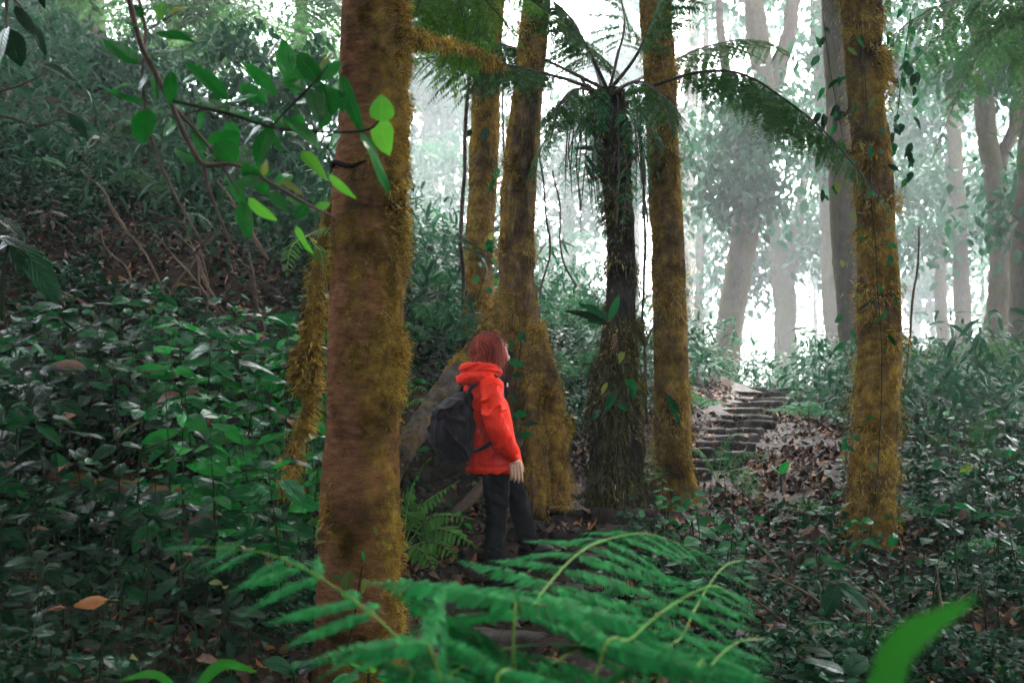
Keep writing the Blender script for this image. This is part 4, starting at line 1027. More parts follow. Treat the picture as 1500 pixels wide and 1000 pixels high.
for s in (1, -1):
    body.add(*ell_np(hd(0.058, s * 0.036, -0.022), (0.030, 0.020, 0.022), HP))
    body.add(*ell_np(hd(-0.008, s * 0.076, -0.012), (0.018, 0.010, 0.030), HP))
body.tube([(-0.02, 0, 1.28), (0.0, 0, 1.38), (0.015, 0, 1.47)], [0.062, 0.054, 0.056], 14, 0.03)
body.add(*loft_np([(0.02, 0, 0.78, .10, .15), (0.02, 0, 0.86, .115, .165), (0.005, 0, 1.0, .10, .135), (-0.005, 0, 1.15, .115, .15), (-0.015, 0, 1.26, .10, .15), (-0.015, 0, 1.33, .06, .09)]))
for a, b, c, sg in ((R_SH, R_EL, R_WR, -1), (L_SH, L_EL, L_WR, 1)):
    body.add(*ell_np(a, (.06, .055, .06)))
    body.tube([a, b, c], [0.048, 0.040, 0.026], 14, 0.03)
def hand(wr, sg, out):
    w = np.array(wr)
    dn = norm(np.array([0.16, 0.03 * sg, -1.0])); fw = norm(np.array([1.0, 0.10 * sg, 0.16])); sd = np.cross(fw, dn)
    pt = lambda a, b, c: tuple(w + dn * a + fw * b + sd * c)
    out.tube([pt(-0.01, 0, 0), pt(0.03, 0.002, 0)], [0.025, 0.026], 12, 0.01)
    for k, (b0, ln, cu) in enumerate(((0.033, .070, .006), (0.011, .078, .012), (-0.011, .072, .018), (-0.031, .056, .024))):
        out.tube([pt(0.012, b0 * 0.45, 0), pt(0.05, b0 * .9, 0), pt(0.088, b0, 0.002)], [0.015, 0.0135, 0.0105], 10, 0.01)
        out.tube([pt(0.086, b0, 0.002), pt(0.086 + ln * .45, b0 * 1.06, cu * .5 * -sg), pt(0.086 + ln * .78, b0 * 1.06, cu * 1.4 * -sg), pt(0.086 + ln, b0 * 1.02, cu * 2.3 * -sg)], [0.0098, 0.0092, 0.0085, 0.0068], 10, 0.008)
    out.tube([pt(0.015, 0.018, 0), pt(0.045, 0.042, 0.008 * -sg), pt(0.072, 0.052, 0.016 * -sg), pt(0.098, 0.052, 0.020 * -sg)], [0.015, 0.0135, 0.0105, 0.0075], 10, 0.01)
hand(R_WR, -1, body); hand(L_WR, 1, body)
for a, b, c in ((R_HP, R_KN, R_AN), (L_HP, L_KN, L_AN)):
    body.tube([a, b, c], [0.078, 0.052, 0.036], 16, 0.04)
    body.tube([(c[0] - .04, c[1], c[2] - .03), (c[0] + 0.05, c[1], c[2] - .05), (c[0] + .14, c[1], c[2] - .065)], [0.035, 0.035, 0.022], 10, 0.03)
pm = remesh('person', body, 0.0046, SKIN, 2)
person = link('person', pm, None, (PX0, PY0, 0.0))
person.rotation_euler = (0, 0, PROT)
tag(person, 'person in an orange-red rain jacket and black trousers standing on the steps looking up', 'person')
def kid(name, me): return link(name, me, person)
for s in (1, -1):
    V_, F_ = ell_np(hd(0.070, s * 0.031, 0.012), (0.013, 0.014, 0.011))
    kid('eye', np_mesh('eye', V_, F_, EYE))
# jacket
jk = Bag()
jk.add(*loft_np([(0.045, 0, 0.715, .178, .215), (0.045, 0, 0.76, .175, .212), (0.035, 0, 0.86, .165, .20), (0.015, 0, 1.0, .152, .19), (0.0, 0, 1.13, .146, .19), (-0.012, 0, 1.23, .132, .185), (-0.018, 0, 1.30, .105, .15), (-0.010, 0, 1.355, .078, .088), (0.0, 0, 1.385, .068, .072)], 40))
for a, b, c, s in ((R_SH, R_EL, R_WR, -1), (L_SH, L_EL, L_WR, 1)):
    jk.add(*ell_np((a[0], a[1] * 0.97, a[2]), (.083, .07, .075)))
    e = tuple(np.array(b) * 0.35 + np.array(c) * 0.65)
    jk.tube([a, tuple(np.array(a) * .5 + np.array(b) * .5 + np.array([-.012, s * .008, 0])), b, e, c], [0.078, 0.080, 0.076, 0.070, 0.044], 20, 0.02)
    jk.add(*ell_np(tuple(np.array(b) * .45 + np.array(c) * .55 + np.array([.0, 0, -.02])), (.066, .06, .062)))
hood_c = (-0.075, 0, 1.365)
jk.add(*ell_np((-0.105, 0.0, 1.345), (.070, .125, .060), 0.35))
jk.tube([(0.055, -.055, 1.375), (0.0, -.095, 1.385), (-.085, -.115, 1.395), (-.150, -.055, 1.405), (-.165, 0, 1.405), (-.150, .055, 1.405), (-.085, .115, 1.395), (0.0, .095, 1.385), (0.055, .055, 1.375)], [.022, .036, .042, .040, .038, .040, .042, .036, .022], 12, 0.02)
jk.tube([(0.03, -.08, 1.36), (-.06, -.12, 1.345), (-.150, -.09, 1.335), (-.180, 0, 1.33), (-.150, .09, 1.335), (-.06, .12, 1.345), (0.03, .08, 1.36)], [.02, .040, .042, .042, .042, .040, .02], 12, 0.02)
def crease(p, seed, octv=3, sharp=2.0):
    """Thin raised folds with broad valleys between."""
    v = 1 - np.clip(np.abs(fbm(p, octv, seed)) * 3.0, 0, 1)
    return v ** sharp
def jacket_disp(p, n):
    arm = np.clip((np.abs(p[:, 1]) - 0.165) / 0.04, 0, 1) * (p[:, 2] < 1.28)
    wp = p + 0.035 * np.stack([fbm(p * 5, 2, 2), fbm(p * 5, 2, 3), fbm(p * 5, 2, 4)], -1)
    a = crease(wp * np.array([6, 6, 5]), 3)
    q = np.stack([wp[:, 0] * 5 + wp[:, 2] * 5, wp[:, 1] * 4, wp[:, 2] * 11 - wp[:, 0] * 11], -1)
    b = crease(q, 9, 2)
    c = crease(np.stack([wp[:, 0] * 9, wp[:, 1] * 9, wp[:, 2] * 2.2], -1), 14, 2)
    hood = np.clip((p[:, 2] - 1.31) / 0.03, 0, 1)
    hf = crease(np.stack([wp[:, 0] * 7, wp[:, 1] * 5, wp[:, 2] * 26], -1), 17, 2)
    hem = np.clip((1.05 - p[:, 2]) / 0.3, 0, 1)
    d = 0.010 * a * (1 - arm) * (1 - hood) + 0.017 * b * arm + 0.009 * c * hem * (1 - arm) + 0.012 * hf * hood
    d = d + 0.005 * np.exp(-((p[:, 2] - 0.735) / 0.010) ** 2) - 0.005 * np.exp(-((p[:, 2] - 0.760) / 0.005) ** 2)
    yoke = np.exp(-((p[:, 2] - (1.215 + 0.10 * p[:, 0])) / 0.004) ** 2) * (1 - hood)
    arms = np.exp(-((np.abs(p[:, 1]) - 0.150 - 0.06 * np.clip(1.27 - p[:, 2], 0, 1)) / 0.004) ** 2) * (p[:, 2] > 1.08) * (1 - hood)
    return d - 0.006 - 0.004 * yoke - 0.004 * arms + 0.0025 * fbm(p * 45, 2, 7)
kid('jacket', remesh('jacket', jk, 0.0055, JACKET, 4, jacket_disp))
# torn-off cuffs and drawcord
for c, s in ((R_WR, -1), (L_WR, 1)):
    V_, F_ = tube_np([tuple(np.array(c) + np.array((-.012, 0, .022))), tuple(np.array(c) + np.array((.004, 0, -.012)))], [0.041, 0.037], 18, 0.01)
    kid('cuff', np_mesh('cuff', V_, F_, JACKET))
V_, F_ = tube_np([(0.205, -.06, 0.72), (0.212, -.065, 0.69), (0.213, -.067, 0.655)], [0.005, 0.007, 0.004], 8, 0.01)
kid('drawcord', np_mesh('drawcord', V_, F_, WHITE))
V_, F_ = ell_np((0.118, -0.045, 1.295), (0.006, 0.010, 0.016))
kid('zip_pull', np_mesh('zip_pull', V_, F_, WHITE))
# trousers
tr = Bag()
tr.add(*loft_np([(0.03, 0, 0.70, .10, .15), (0.03, 0, 0.80, .125, .175), (0.025, 0, 0.9, .125, .17)], 32))
for a, b, c in ((R_HP, R_KN, R_AN), (L_HP, L_KN, L_AN)):
    m1 = tuple(np.array(a) * .5 + np.array(b) * .5); m2 = tuple(np.array(b) * .5 + np.array(c) * .5)
    ft = (c[0] + .0, c[1], c[2] - 0.02)
    tr.tube([a, m1, b, m2, c, ft], [0.102, 0.091, 0.069, 0.068, 0.064, 0.061], 22, 0.025)
def pants_disp(p, n):
    b = ridged(np.stack([p[:, 0] * 7, p[:, 1] * 7, p[:, 2] * 14 + p[:, 0] * 8], -1), 23, 2)
    w = np.exp(-((p[:, 2] - 0.5) / 0.12) ** 2) + 1.3 * np.exp(-((p[:, 2] - 0.17) / 0.12) ** 2) + 0.35
    return 0.0055 * b * w + 0.004 * ridged(p * np.array([9, 9, 2]), 29, 2)
kid('trousers', remesh('trousers', tr, 0.0085, PANTS, 3, pants_disp))
for c in (R_AN, L_AN):
    bt = Bag()
    x, y, z = c; z0 = z - 0.09
    bt.tube([(x - .005, y, z + 0.02), (x - .008, y, z - .03), (x + .0, y, z - .055)], [0.050, 0.052, 0.050], 14, 0.02)
    bt.add(*ell_np((x + .01, y, z0 + .045), (.075, .042, .045))); bt.add(*ell_np((x + .10, y, z0 + .038), (.085, .046, .036))); bt.add(*ell_np((x + .145, y, z0 + .030), (.05, .042, .028)))
    bo = kid('boot', remesh('boot', bt, 0.007, BOOT, 3))
    sl = Bag()
    sl.add(*loft_np([(x + .06, y, z0, .130, .044), (x + .06, y, z0 + .022, .132, .047)], 28))
    link('sole', sl.mesh('sole', PANTS), bo)
# hair: a loose chin-length bob, a cap under thousands of strands
hr = Bag()
hr.add(*ell_np(hd(-0.020, 0, 0.026), (0.106, 0.090, 0.096), HP))
hr.add(*ell_np(hd(-0.042, 0, -0.035), (0.086, 0.090, 0.085), HP))
for s in (1, -1):
    hr.add(*ell_np(hd(0.012, s * 0.056, -0.035), (0.056, 0.036, 0.080), HP))
    hr.add(*ell_np((0.035, s * 0.060, 1.44), (0.045, 0.032, 0.045)))
hr.add(*ell_np((-0.055, 0, 1.445), (0.050, 0.080, 0.042)))
hair = kid('hair', remesh('hair', hr, 0.008, HAIR, 4, lambda p, n: 0.004 * fbm(p * 40, 2, 3)))
rh = np.random.default_rng(4)
SV, SF, sn = [], [], 0
NS = 9
clump_a = rh.uniform(0, 2 * PI, 90); clump_j = rh.normal(0, 1, (90, 4))
for k in range(5200):
    ci = k % 90
    a = clump_a[ci] + rh.normal(0, 0.05)
    front = abs((a + PI) % (2 * PI) - PI)
    if front < 0.80 and rh.random() < 0.95:
        continue
    t0 = rh.uniform(0.0, 0.7); t1 = min(t0 + rh.uniform(0.45, 1.0), 1.0 + 0.05 * clump_j[ci, 0] + rh.normal(0, .055))
    ts = np.linspace(t0, t1, NS)
    cx, sx = math.cos(a), math.sin(a)
    ph = np.minimum(ts, 0.8) / 0.8 * 1.45
    R = 1.05 + 0.06 * clump_j[ci, 1] * ts + rh.normal(0, 0.03)
    lx, ly, lz = -0.018 + np.sin(ph) * cx * 0.120 * R, np.sin(ph) * sx * 0.102 * R, 0.010 + np.cos(ph) * 0.118 * R
    c_, s_ = math.cos(HP), math.sin(HP)
    q = np.stack([HC[0] + lx * c_ + lz * s_, HC[1] + ly, HC[2] - lx * s_ + lz * c_], -1)
    dd = np.clip((ts - 0.8) / 0.2, 0, None)[:, None]
    low = 1.398 + (0.012 if cx > 0.2 else 0.0)
    end = np.stack([q[:, 0] + cx * (0.022 + 0.022 * clump_j[ci, 2]) - 0.004, q[:, 1] + sx * 0.012 * clump_j[ci, 3], np.full(NS, low)], -1)
    q = q * (1 - dd) + end * dd
    wv = 0.0045 * np.sin(ts * 14 + clump_j[ci, 0] * 3)[:, None] * np.array([cx * .6 - sx, sx * .6 + cx, 0])
    q = q + wv * ts[:, None] + rh.normal(0, 0.0012, (NS, 3))
    if rh.random() < 0.09:
        q = q + np.array([cx, sx, 0.3]) * 0.014 * (ts - t0)[:, None]
    side = norm(np.array([-sx, cx, 0.0]) + rh.normal(0, .3, 3)) * rh.uniform(0.0010, 0.0024)
    tw = np.linspace(1, 0.2, NS)[:, None]
    SV.append(np.concatenate([q - side * tw, q + side * tw])); i = np.arange(NS - 1)
    SF.append(np.stack([i, i + 1, i + NS + 1, i + NS], -1) + sn); sn += 2 * NS
o = link('strands', np_mesh('strands', np.vstack(SV), [np.vstack(SF)], HAIR), hair); o['kind'] = 'stuff'
# backpack: a drawstring rucksack with a floppy lid, hanging off both shoulders
bk = Bag()
bk.add(*loft_np([(-0.225, 0.0, 0.775, .06, .10), (-0.240, 0.0, 0.80, .105, .150), (-0.258, 0, 0.88, .145, .185), (-0.262, 0, 0.98, .148, .185), (-0.250, 0, 1.08, .128, .170), (-0.205, 0, 1.17, .075, .12), (-0.175, 0, 1.235, .042, .07)], 30))
bk.add(*ell_np((-0.30, -0.03, 0.95), (.09, .13, .11)))
def bag_disp(p, n):
    up = np.clip((p[:, 2] - 0.85) / 0.3, 0, 1)
    a = np.arctan2(p[:, 1], p[:, 0] + 0.235)
    pleat = np.sin(a * 15 + 2.2 * fbm(p * 6, 2, 5)) * 0.009 * up
    q = np.stack([p[:, 0] * 8 + p[:, 2] * 5, p[:, 1] * 7, p[:, 2] * 9 + p[:, 0] * 4], -1)
    return pleat + 0.016 * crease(q, 51, 2) - 0.01
pack = link('backpack', remesh('backpack', bk, 0.0075, BAG, 3, bag_disp), None, (PX0, PY0, 0.0))
pack.rotation_euler = (0, 0, PROT)
tag(pack, 'slouchy black drawstring backpack worn on the back of the person in orange-red', 'backpack')
ld = Bag()
ld.add(*ell_np((-0.285, -0.01, 1.155), (.110, .145, .040), -0.55)); ld.add(*ell_np((-0.350, -0.02, 1.085), (.040, .125, .075), -0.25)); ld.add(*ell_np((-0.215, 0, 1.205), (.06, .095, .035), -0.5))
link('lid', remesh('lid', ld, 0.007, BAG, 3, lambda p, n: 0.014 * crease(np.stack([p[:, 0] * 8, p[:, 1] * 8, p[:, 2] * 12], -1), 61, 2) - .007), pack)
def strap_np(pts, w, th):
    q = resample(pts, 0.015)
    T, N, B = frames(q)
    out = norm(q - np.array([-0.01, 0, 1.2])); B2 = norm(np.cross(T, out)); N2 = np.cross(B2, T)
    V = np.stack([q - B2 * w - N2 * th, q + B2 * w - N2 * th, q + B2 * w + N2 * th, q - B2 * w + N2 * th], 1).reshape(-1, 3)
    return V, ring_faces(len(q), 4)
for s in (-1, 1):
    V_, F_ = strap_np([(-0.19, s * .055, 1.205), (-0.155, s * .085, 1.275), (-0.105, s * .112, 1.335), (-0.04, s * .122, 1.370), (0.015, s * .118, 1.335), (0.045, s * .115, 1.26), (0.05, s * .13, 1.13), (0.02, s * .17, 1.0), (-0.09, s * .20, 0.90), (-0.17, s * .16, 0.86)], 0.016, 0.004)
    link('strap', np_mesh('strap', V_, F_, BAG), pack)
V_, F_ = tube_np([(-0.19, -.085, 1.215), (-0.20, -.105, 1.17), (-0.215, -.12, 1.12), (-0.22, -.135, 1.05)], [0.004] * 4, 6, 0.02)
link('drawstring', np_mesh('drawstring', V_, F_, BAG), pack)
V_, F_ = ell_np((-0.197, -.103, 1.185), (0.012, 0.010, 0.012))
link('toggle', np_mesh('toggle', V_, F_, BAG), pack)
# ------------------------------------------------------------------ plants one can tell apart
rp = random.Random(77)
L['dead'] = [leaf_mesh('dead_leaf', M['dead'], nl=4, nw=1, width=w, droop=d, fold=f, wave=0.05, seed=i) for i, (w, d, f) in enumerate(((0.4, .3, .8), (0.5, .5, .5), (0.32, .15, 1.1), (0.55, .4, -.6), (0.42, .6, .4)))]
REG = {}
def herb(name, label, cat, group, x, y, h, keys, nwh, ll, lean=0.15, mat='stem', z=None, rnd=rp, per=2, narrow=1.0):
    z0 = gz1(x, y) - 0.02 if z is None else z
    o3 = Vector((x, y, z0))
    t = thing(name, label, cat, o3, group)
    lx, ly = rnd.uniform(-lean, lean) * h, rnd.uniform(-lean, lean) * h - 0.05 * h
    c1 = Vector((lx * 0.3, ly * 0.3, h * 0.5)); c2 = Vector((lx, ly, h))
    V_, F_ = tube_np([(0, 0, 0), c1, c2], [0.005 + 0.002 * h, 0.004, 0.002], 5, h / 4)
    link('stem', np_mesh('stem', V_, F_, M[mat]), t)
    if group: REG.setdefault(group, []).append((t, *proj(x, y, z0), y, h))
    az = rnd.uniform(0, 6.28)
    for k in range(nwh):
        f = 1 - (k / max(1, nwh)) * 0.75
        c = Vector((0, 0, 0)).lerp(c1, f * 2) if f < 0.5 else c1.lerp(c2, f * 2 - 1)
        az += PI / 2 + rnd.uniform(-0.3, 0.3)
        key = rnd.choice(keys)
        for s in range(per if k else per + rnd.randint(0, 2)):
            a = az + s * 2 * PI / max(per, 2) + rnd.uniform(-0.35, 0.35)
            el = rnd.uniform(-0.5, 0.15) + (0.3 if k == 0 else 0)
            d = Vector((math.cos(a) * math.cos(el), math.sin(a) * math.cos(el) - 0.3, math.sin(el)))
            sc_ = 1.0
            if rnd.random() < 0.03: key, sc_ = rnd.choice(('yellow', 'dead', 'dead')), 0.6
            l = sc_ * ll * rnd.uniform(0.45, 1.25) * (0.7 if k == 0 else 1.0)
            nn = Vector((0, -0.75, 1)) + Vector((rnd.gauss(0, .35), rnd.gauss(0, .35), 0))
            place('leaf', rnd.choice(L[key]), t, o3 + c + d * 0.015, d, nn, l, rnd.uniform(0.85, 1.1) * narrow, 0, o3)
    return t
def scatter_herbs(n, xr, yr, accept, make, seed, mind=0.12):
    r = random.Random(seed)
    pts, tries = [], 0
    while len(pts) < n and tries < n * 60:
        tries += 1
        x, y = r.uniform(*xr), r.uniform(*yr)
        if any((x - a) ** 2 + (y - b) ** 2 < mind * mind for a, b in pts[-400:]):
            continue
        z = gz1(x, y)
        px, py = proj(x, y, z)
        if not accept(x, y, z, px, py, r):
            continue
        pts.append((x, y))
        make(x, y, z, px, py, r)
    return pts
def clear_person(x, y): return (x - PX0) ** 2 + (y - PY0) ** 2 > 0.2
def acc_left(x, y, z, px, py, r):
    if path_dist(x, y) < 0.25: return False
    if not (-40 < px < 468): return False
    if (x - (-1.05)) ** 2 + (y - 4.5) ** 2 < 0.06 : return False
    if py < 560: return False
    if py > 1130: return False
    if 40 < px < 330 and 715 < py < 790: return False
    return True
def make_left(x, y, z, px, py, r):
    near = y < 4.7
    h = r.uniform(0.18, 0.42) if near else r.uniform(0.35, 0.95)
    tx, ty = proj(x, y, z + h)
    if ty < 405: h *= 0.6
    br = 215 < px < 470 and 400 < ty < 690
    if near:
        keys = ['shade', 'dark', 'shade']; lab = ('low seedling with shade-darkened leaves at the lower left', 'low seedlings in the dark lower left')
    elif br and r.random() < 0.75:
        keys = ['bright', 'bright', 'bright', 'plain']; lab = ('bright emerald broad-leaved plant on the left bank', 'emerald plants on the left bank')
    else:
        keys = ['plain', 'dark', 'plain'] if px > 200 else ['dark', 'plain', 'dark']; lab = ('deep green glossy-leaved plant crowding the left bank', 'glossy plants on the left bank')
    herb('seedling' if near else 'understory_plant', lab[0], 'plant', lab[1], x, y, h, keys, max(3, int(h * 8)) if near else int(3 + h * 6), r.uniform(0.07, 0.14) if near else r.choice((r.uniform(0.10, 0.17), r.uniform(0.16, 0.25))), rnd=r)
scatter_herbs(175, (-4.6, -0.8), (4.8, 8.2), acc_left, make_left, 101, 0.13)
scatter_herbs(95, (-2.6, -0.4), (2.7, 4.8), acc_left, make_left, 102, 0.11)
def acc_right(x, y, z, px, py, r):
    if path_dist(x, y) < 0.12 or not (985 < px < 1540) or py > 1120 or py < 600: return False
    if (px < 1190 and y < 9 and r.random() < 0.6): return False
    if 1205 < px < 1350 and y < 7.4 and r.random() < 0.85: return False
    if 1080 < px < 1340 and 730 < py < 970 and r.random() < 0.6: return False
    return True
def make_right(x, y, z, px, py, r):
    near = y < 5.5
    h = r.uniform(0.15, 0.38) if near else r.uniform(0.3, 0.75)
    if px < 1230: h *= 0.6
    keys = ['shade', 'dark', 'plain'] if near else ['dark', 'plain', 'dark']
    lab = ('small dark-leaved seedling among the litter at the lower right', 'seedlings in the litter at the lower right') if near else ('dusky green leafy plant in the misty thicket right of the path', 'plants in the thicket right of the path')
    herb('seedling' if near else 'thicket_plant', lab[0], 'plant', lab[1], x, y, h, keys, 2 if near else int(2 + h * 4), 0.08 if near else r.uniform(0.10, 0.16), rnd=r)
scatter_herbs(48, (0.7, 3.2), (3.6, 5.5), acc_right, make_right, 103, 0.14)
scatter_herbs(120, (1.6, 6.5), (5.5, 11.5), acc_right, make_right, 104, 0.17)
def acc_mid(x, y, z, px, py, r):
    return path_dist(x, y) > -0.05 and 800 < px < 1090 and clear_person(x, y)
def make_mid(x, y, z, px, py, r):
    h = r.uniform(0.25, 0.6)
    tx, ty = proj(x, y, z + h)
    if ty < 690: h *= 0.55
    herb('path_side_plant', 'blue-green leafy plant massed beside the steps between person and golden moss trunk', 'plant', 'blue-green plants beside the steps', x, y, h, ['plain', 'dark', 'plain'], int(2 + h * 5), r.uniform(0.10, 0.15), rnd=r)
scatter_herbs(42, (0.35, 1.6), (4.6, 7.6), acc_mid, make_mid, 105, 0.12)
def acc_root(x, y, z, px, py, r):
    return path_dist(x, y) > 0.0 and (595 < px < 700 or 760 < px < 880) and clear_person(x, y)
def make_root(x, y, z, px, py, r):
    herb('small_plant', 'small green plant at the foot of the roots around the person', 'plant', 'small plants at the roots', x, y, r.uniform(0.12, 0.4), ['plain', 'bright', 'dark'], 3, r.uniform(0.07, 0.12), rnd=r)
scatter_herbs(34, (-0.9, 0.8), (7.0, 9.2), acc_root, make_root, 106, 0.12)

ORD = 'leftmost,second from the left,third from the left,fourth from the left,fifth from the left,sixth from the left,seventh from the left,eighth from the left,ninth from the left,tenth from the left,eleventh from the left,twelfth from the left,thirteenth from the left,fourteenth from the left,fifteenth from the left,sixteenth from the left,seventeenth from the left,eighteenth from the left,nineteenth from the left,twentieth from the left'.split(',')
def pick(v, steps):
    for lim, txt in steps:
        if v < lim: return txt
    return steps[-1][1]
def relabel(group, noun, rows, cols, row_by):
    """Each plant of a group says its height, its row, the landmark beside it and its order there."""
    bins = {}
    for t, px, py, y, h in REG.get(group, []):
        size = pick(h, ((0.2, 'tiny'), (0.38, 'low'), (0.62, 'knee-high'), (9, 'tall')))
        bins.setdefault((size, pick(py if row_by == 'py' else y, rows), pick(px, cols)), []).append((px, t))
    for (size, row, col), lst in bins.items():
        lst.sort(key=lambda v: v[0])
        for k, (px, t) in enumerate(lst):
            t['label'] = f'{size} {noun} {row} {col}' + (f', {ORD[min(k, 19)]}' if len(lst) > 1 else '')
BANK_R = ((640, 'high on the bank'), (735, 'halfway up the bank'), (9999, 'low on the bank'))
BANK_C = ((100, 'by the left edge'), (230, 'left of the middle'), (340, 'near the middle'), (9999, 'beside the mossy sapling'))
relabel('glossy plants on the left bank', 'glossy plant', BANK_R, BANK_C, 'py')
relabel('emerald plants on the left bank', 'emerald plant', BANK_R, BANK_C, 'py')
relabel('low seedlings in the dark lower left', 'shade-darkened seedling', ((880, 'below the fallen log'), (980, 'midway down the shade'), (9999, 'near the bottom edge')), ((90, 'by the left edge'), (200, 'in the lower left'), (320, 'left of the fern tip'), (9999, 'near the thick trunk')), 'py')
relabel('seedlings in the litter at the lower right', 'shade-darkened seedling', ((880, 'in the upper litter'), (980, 'in the middle litter'), (9999, 'near the bottom edge')), ((1150, 'beside the blurred fern'), (1260, 'left of the broad trunk'), (1400, 'below the broad trunk'), (9999, 'by the right edge')), 'py')
relabel('plants in the thicket right of the path', 'dusky plant', ((7.0, 'in the near thicket'), (9.0, 'in the middle thicket'), (99, 'in the far thicket')), ((1220, 'left of the broad trunk'), (1340, 'around the broad trunk'), (1430, 'right of the broad trunk'), (9999, 'by the right edge')), 'y')
relabel('blue-green plants beside the steps', 'blue-green plant', ((5.5, 'just behind the blurred fern'), (6.6, 'beside the stone steps'), (99, 'by the upper stone steps')), ((900, 'near the person'), (985, 'below the tree fern'), (9999, 'below the golden trunk')), 'y')
relabel('small plants at the roots', 'small green plant', ((7.6, 'at the near roots'), (99, 'up among the roots')), ((720, 'left of the person'), (9999, 'right of the person')), 'y')

def leaf_px(t, org, key, b, tip, Y, w=None, face=(0, -1, 0.6), name='leaf', idx=None, dY=0.0, rnd=rp):
    """A leaf from pixel b to pixel tip at distance Y; w is its width in pixels."""
    pb, pt = P(b[0], b[1], Y), P(tip[0], tip[1], Y + dY)
    ln = (pt - pb).length * 1.04
    me = L[key][rnd.randrange(len(L[key])) if idx is None else idx % len(L[key])]
    wide = 1.0
    if w:
        nat = max(v.co.y for v in me.vertices) * 2
        wide = (w / F * Y / ln) / nat
    return place(name, me, t, pb, pt - pb, Vector(face) + Vector((rnd.gauss(0, .2), rnd.gauss(0, .12), rnd.gauss(0, .2))), ln, wide, 0, org)

# the leafy branch hanging in the foreground, upper left
BY = 2.7
bo = P(178, -40, BY)
br = thing('leafy_branch', 'dark forked branch with big glossy green leaves hanging into the upper left', 'branch', bo)
def twig(spec, Yo=0.0, mat='branch'):
    bag = Bag()
    pts = [P(a, b, BY + Yo + (c if False else 0)) - bo for a, b, c in spec]
    bag.tube(pts, [c / F * BY / 2 for a, b, c in spec], 8, 0.02, 0.004, int(spec[0][0]))
    link('twig', bag.mesh('twig', M[mat]), br)
twig([(178, -40, 9), (200, 45, 9), (215, 85, 9), (245, 140, 8), (262, 178, 8), (280, 215, 8), (300, 242, 8), (345, 242, 6), (400, 270, 5), (450, 300, 5), (492, 320, 4)])
twig([(200, -20, 6), (213, 45, 5), (208, 110, 5), (212, 160, 5), (225, 215, 5), (250, 275, 5), (272, 315, 4), (300, 365, 3)], 0.06)
twig([(258, 160, 6), (290, 195, 5), (318, 230, 5), (340, 265, 4), (352, 285, 2)], 0.03)
twig([(298, 240, 6), (306, 275, 5), (318, 310, 4), (334, 348, 4), (346, 368, 3)], 0.02)
twig([(252, 150, 5), (300, 160, 5), (340, 170, 5), (395, 187, 5), (440, 192, 5), (500, 194, 4), (540, 190, 4), (556, 176, 3)], -0.03, 'stem')
twig([(395, 187, 4), (418, 162, 4), (445, 135, 4), (470, 108, 3), (480, 95, 2)], -0.02, 'stem')
twig([(270, 168, 4), (300, 160, 3), (340, 155, 2)], 0.0)
twig([(215, 45, 3), (240, 30, 3), (262, 16, 2)], 0.02)
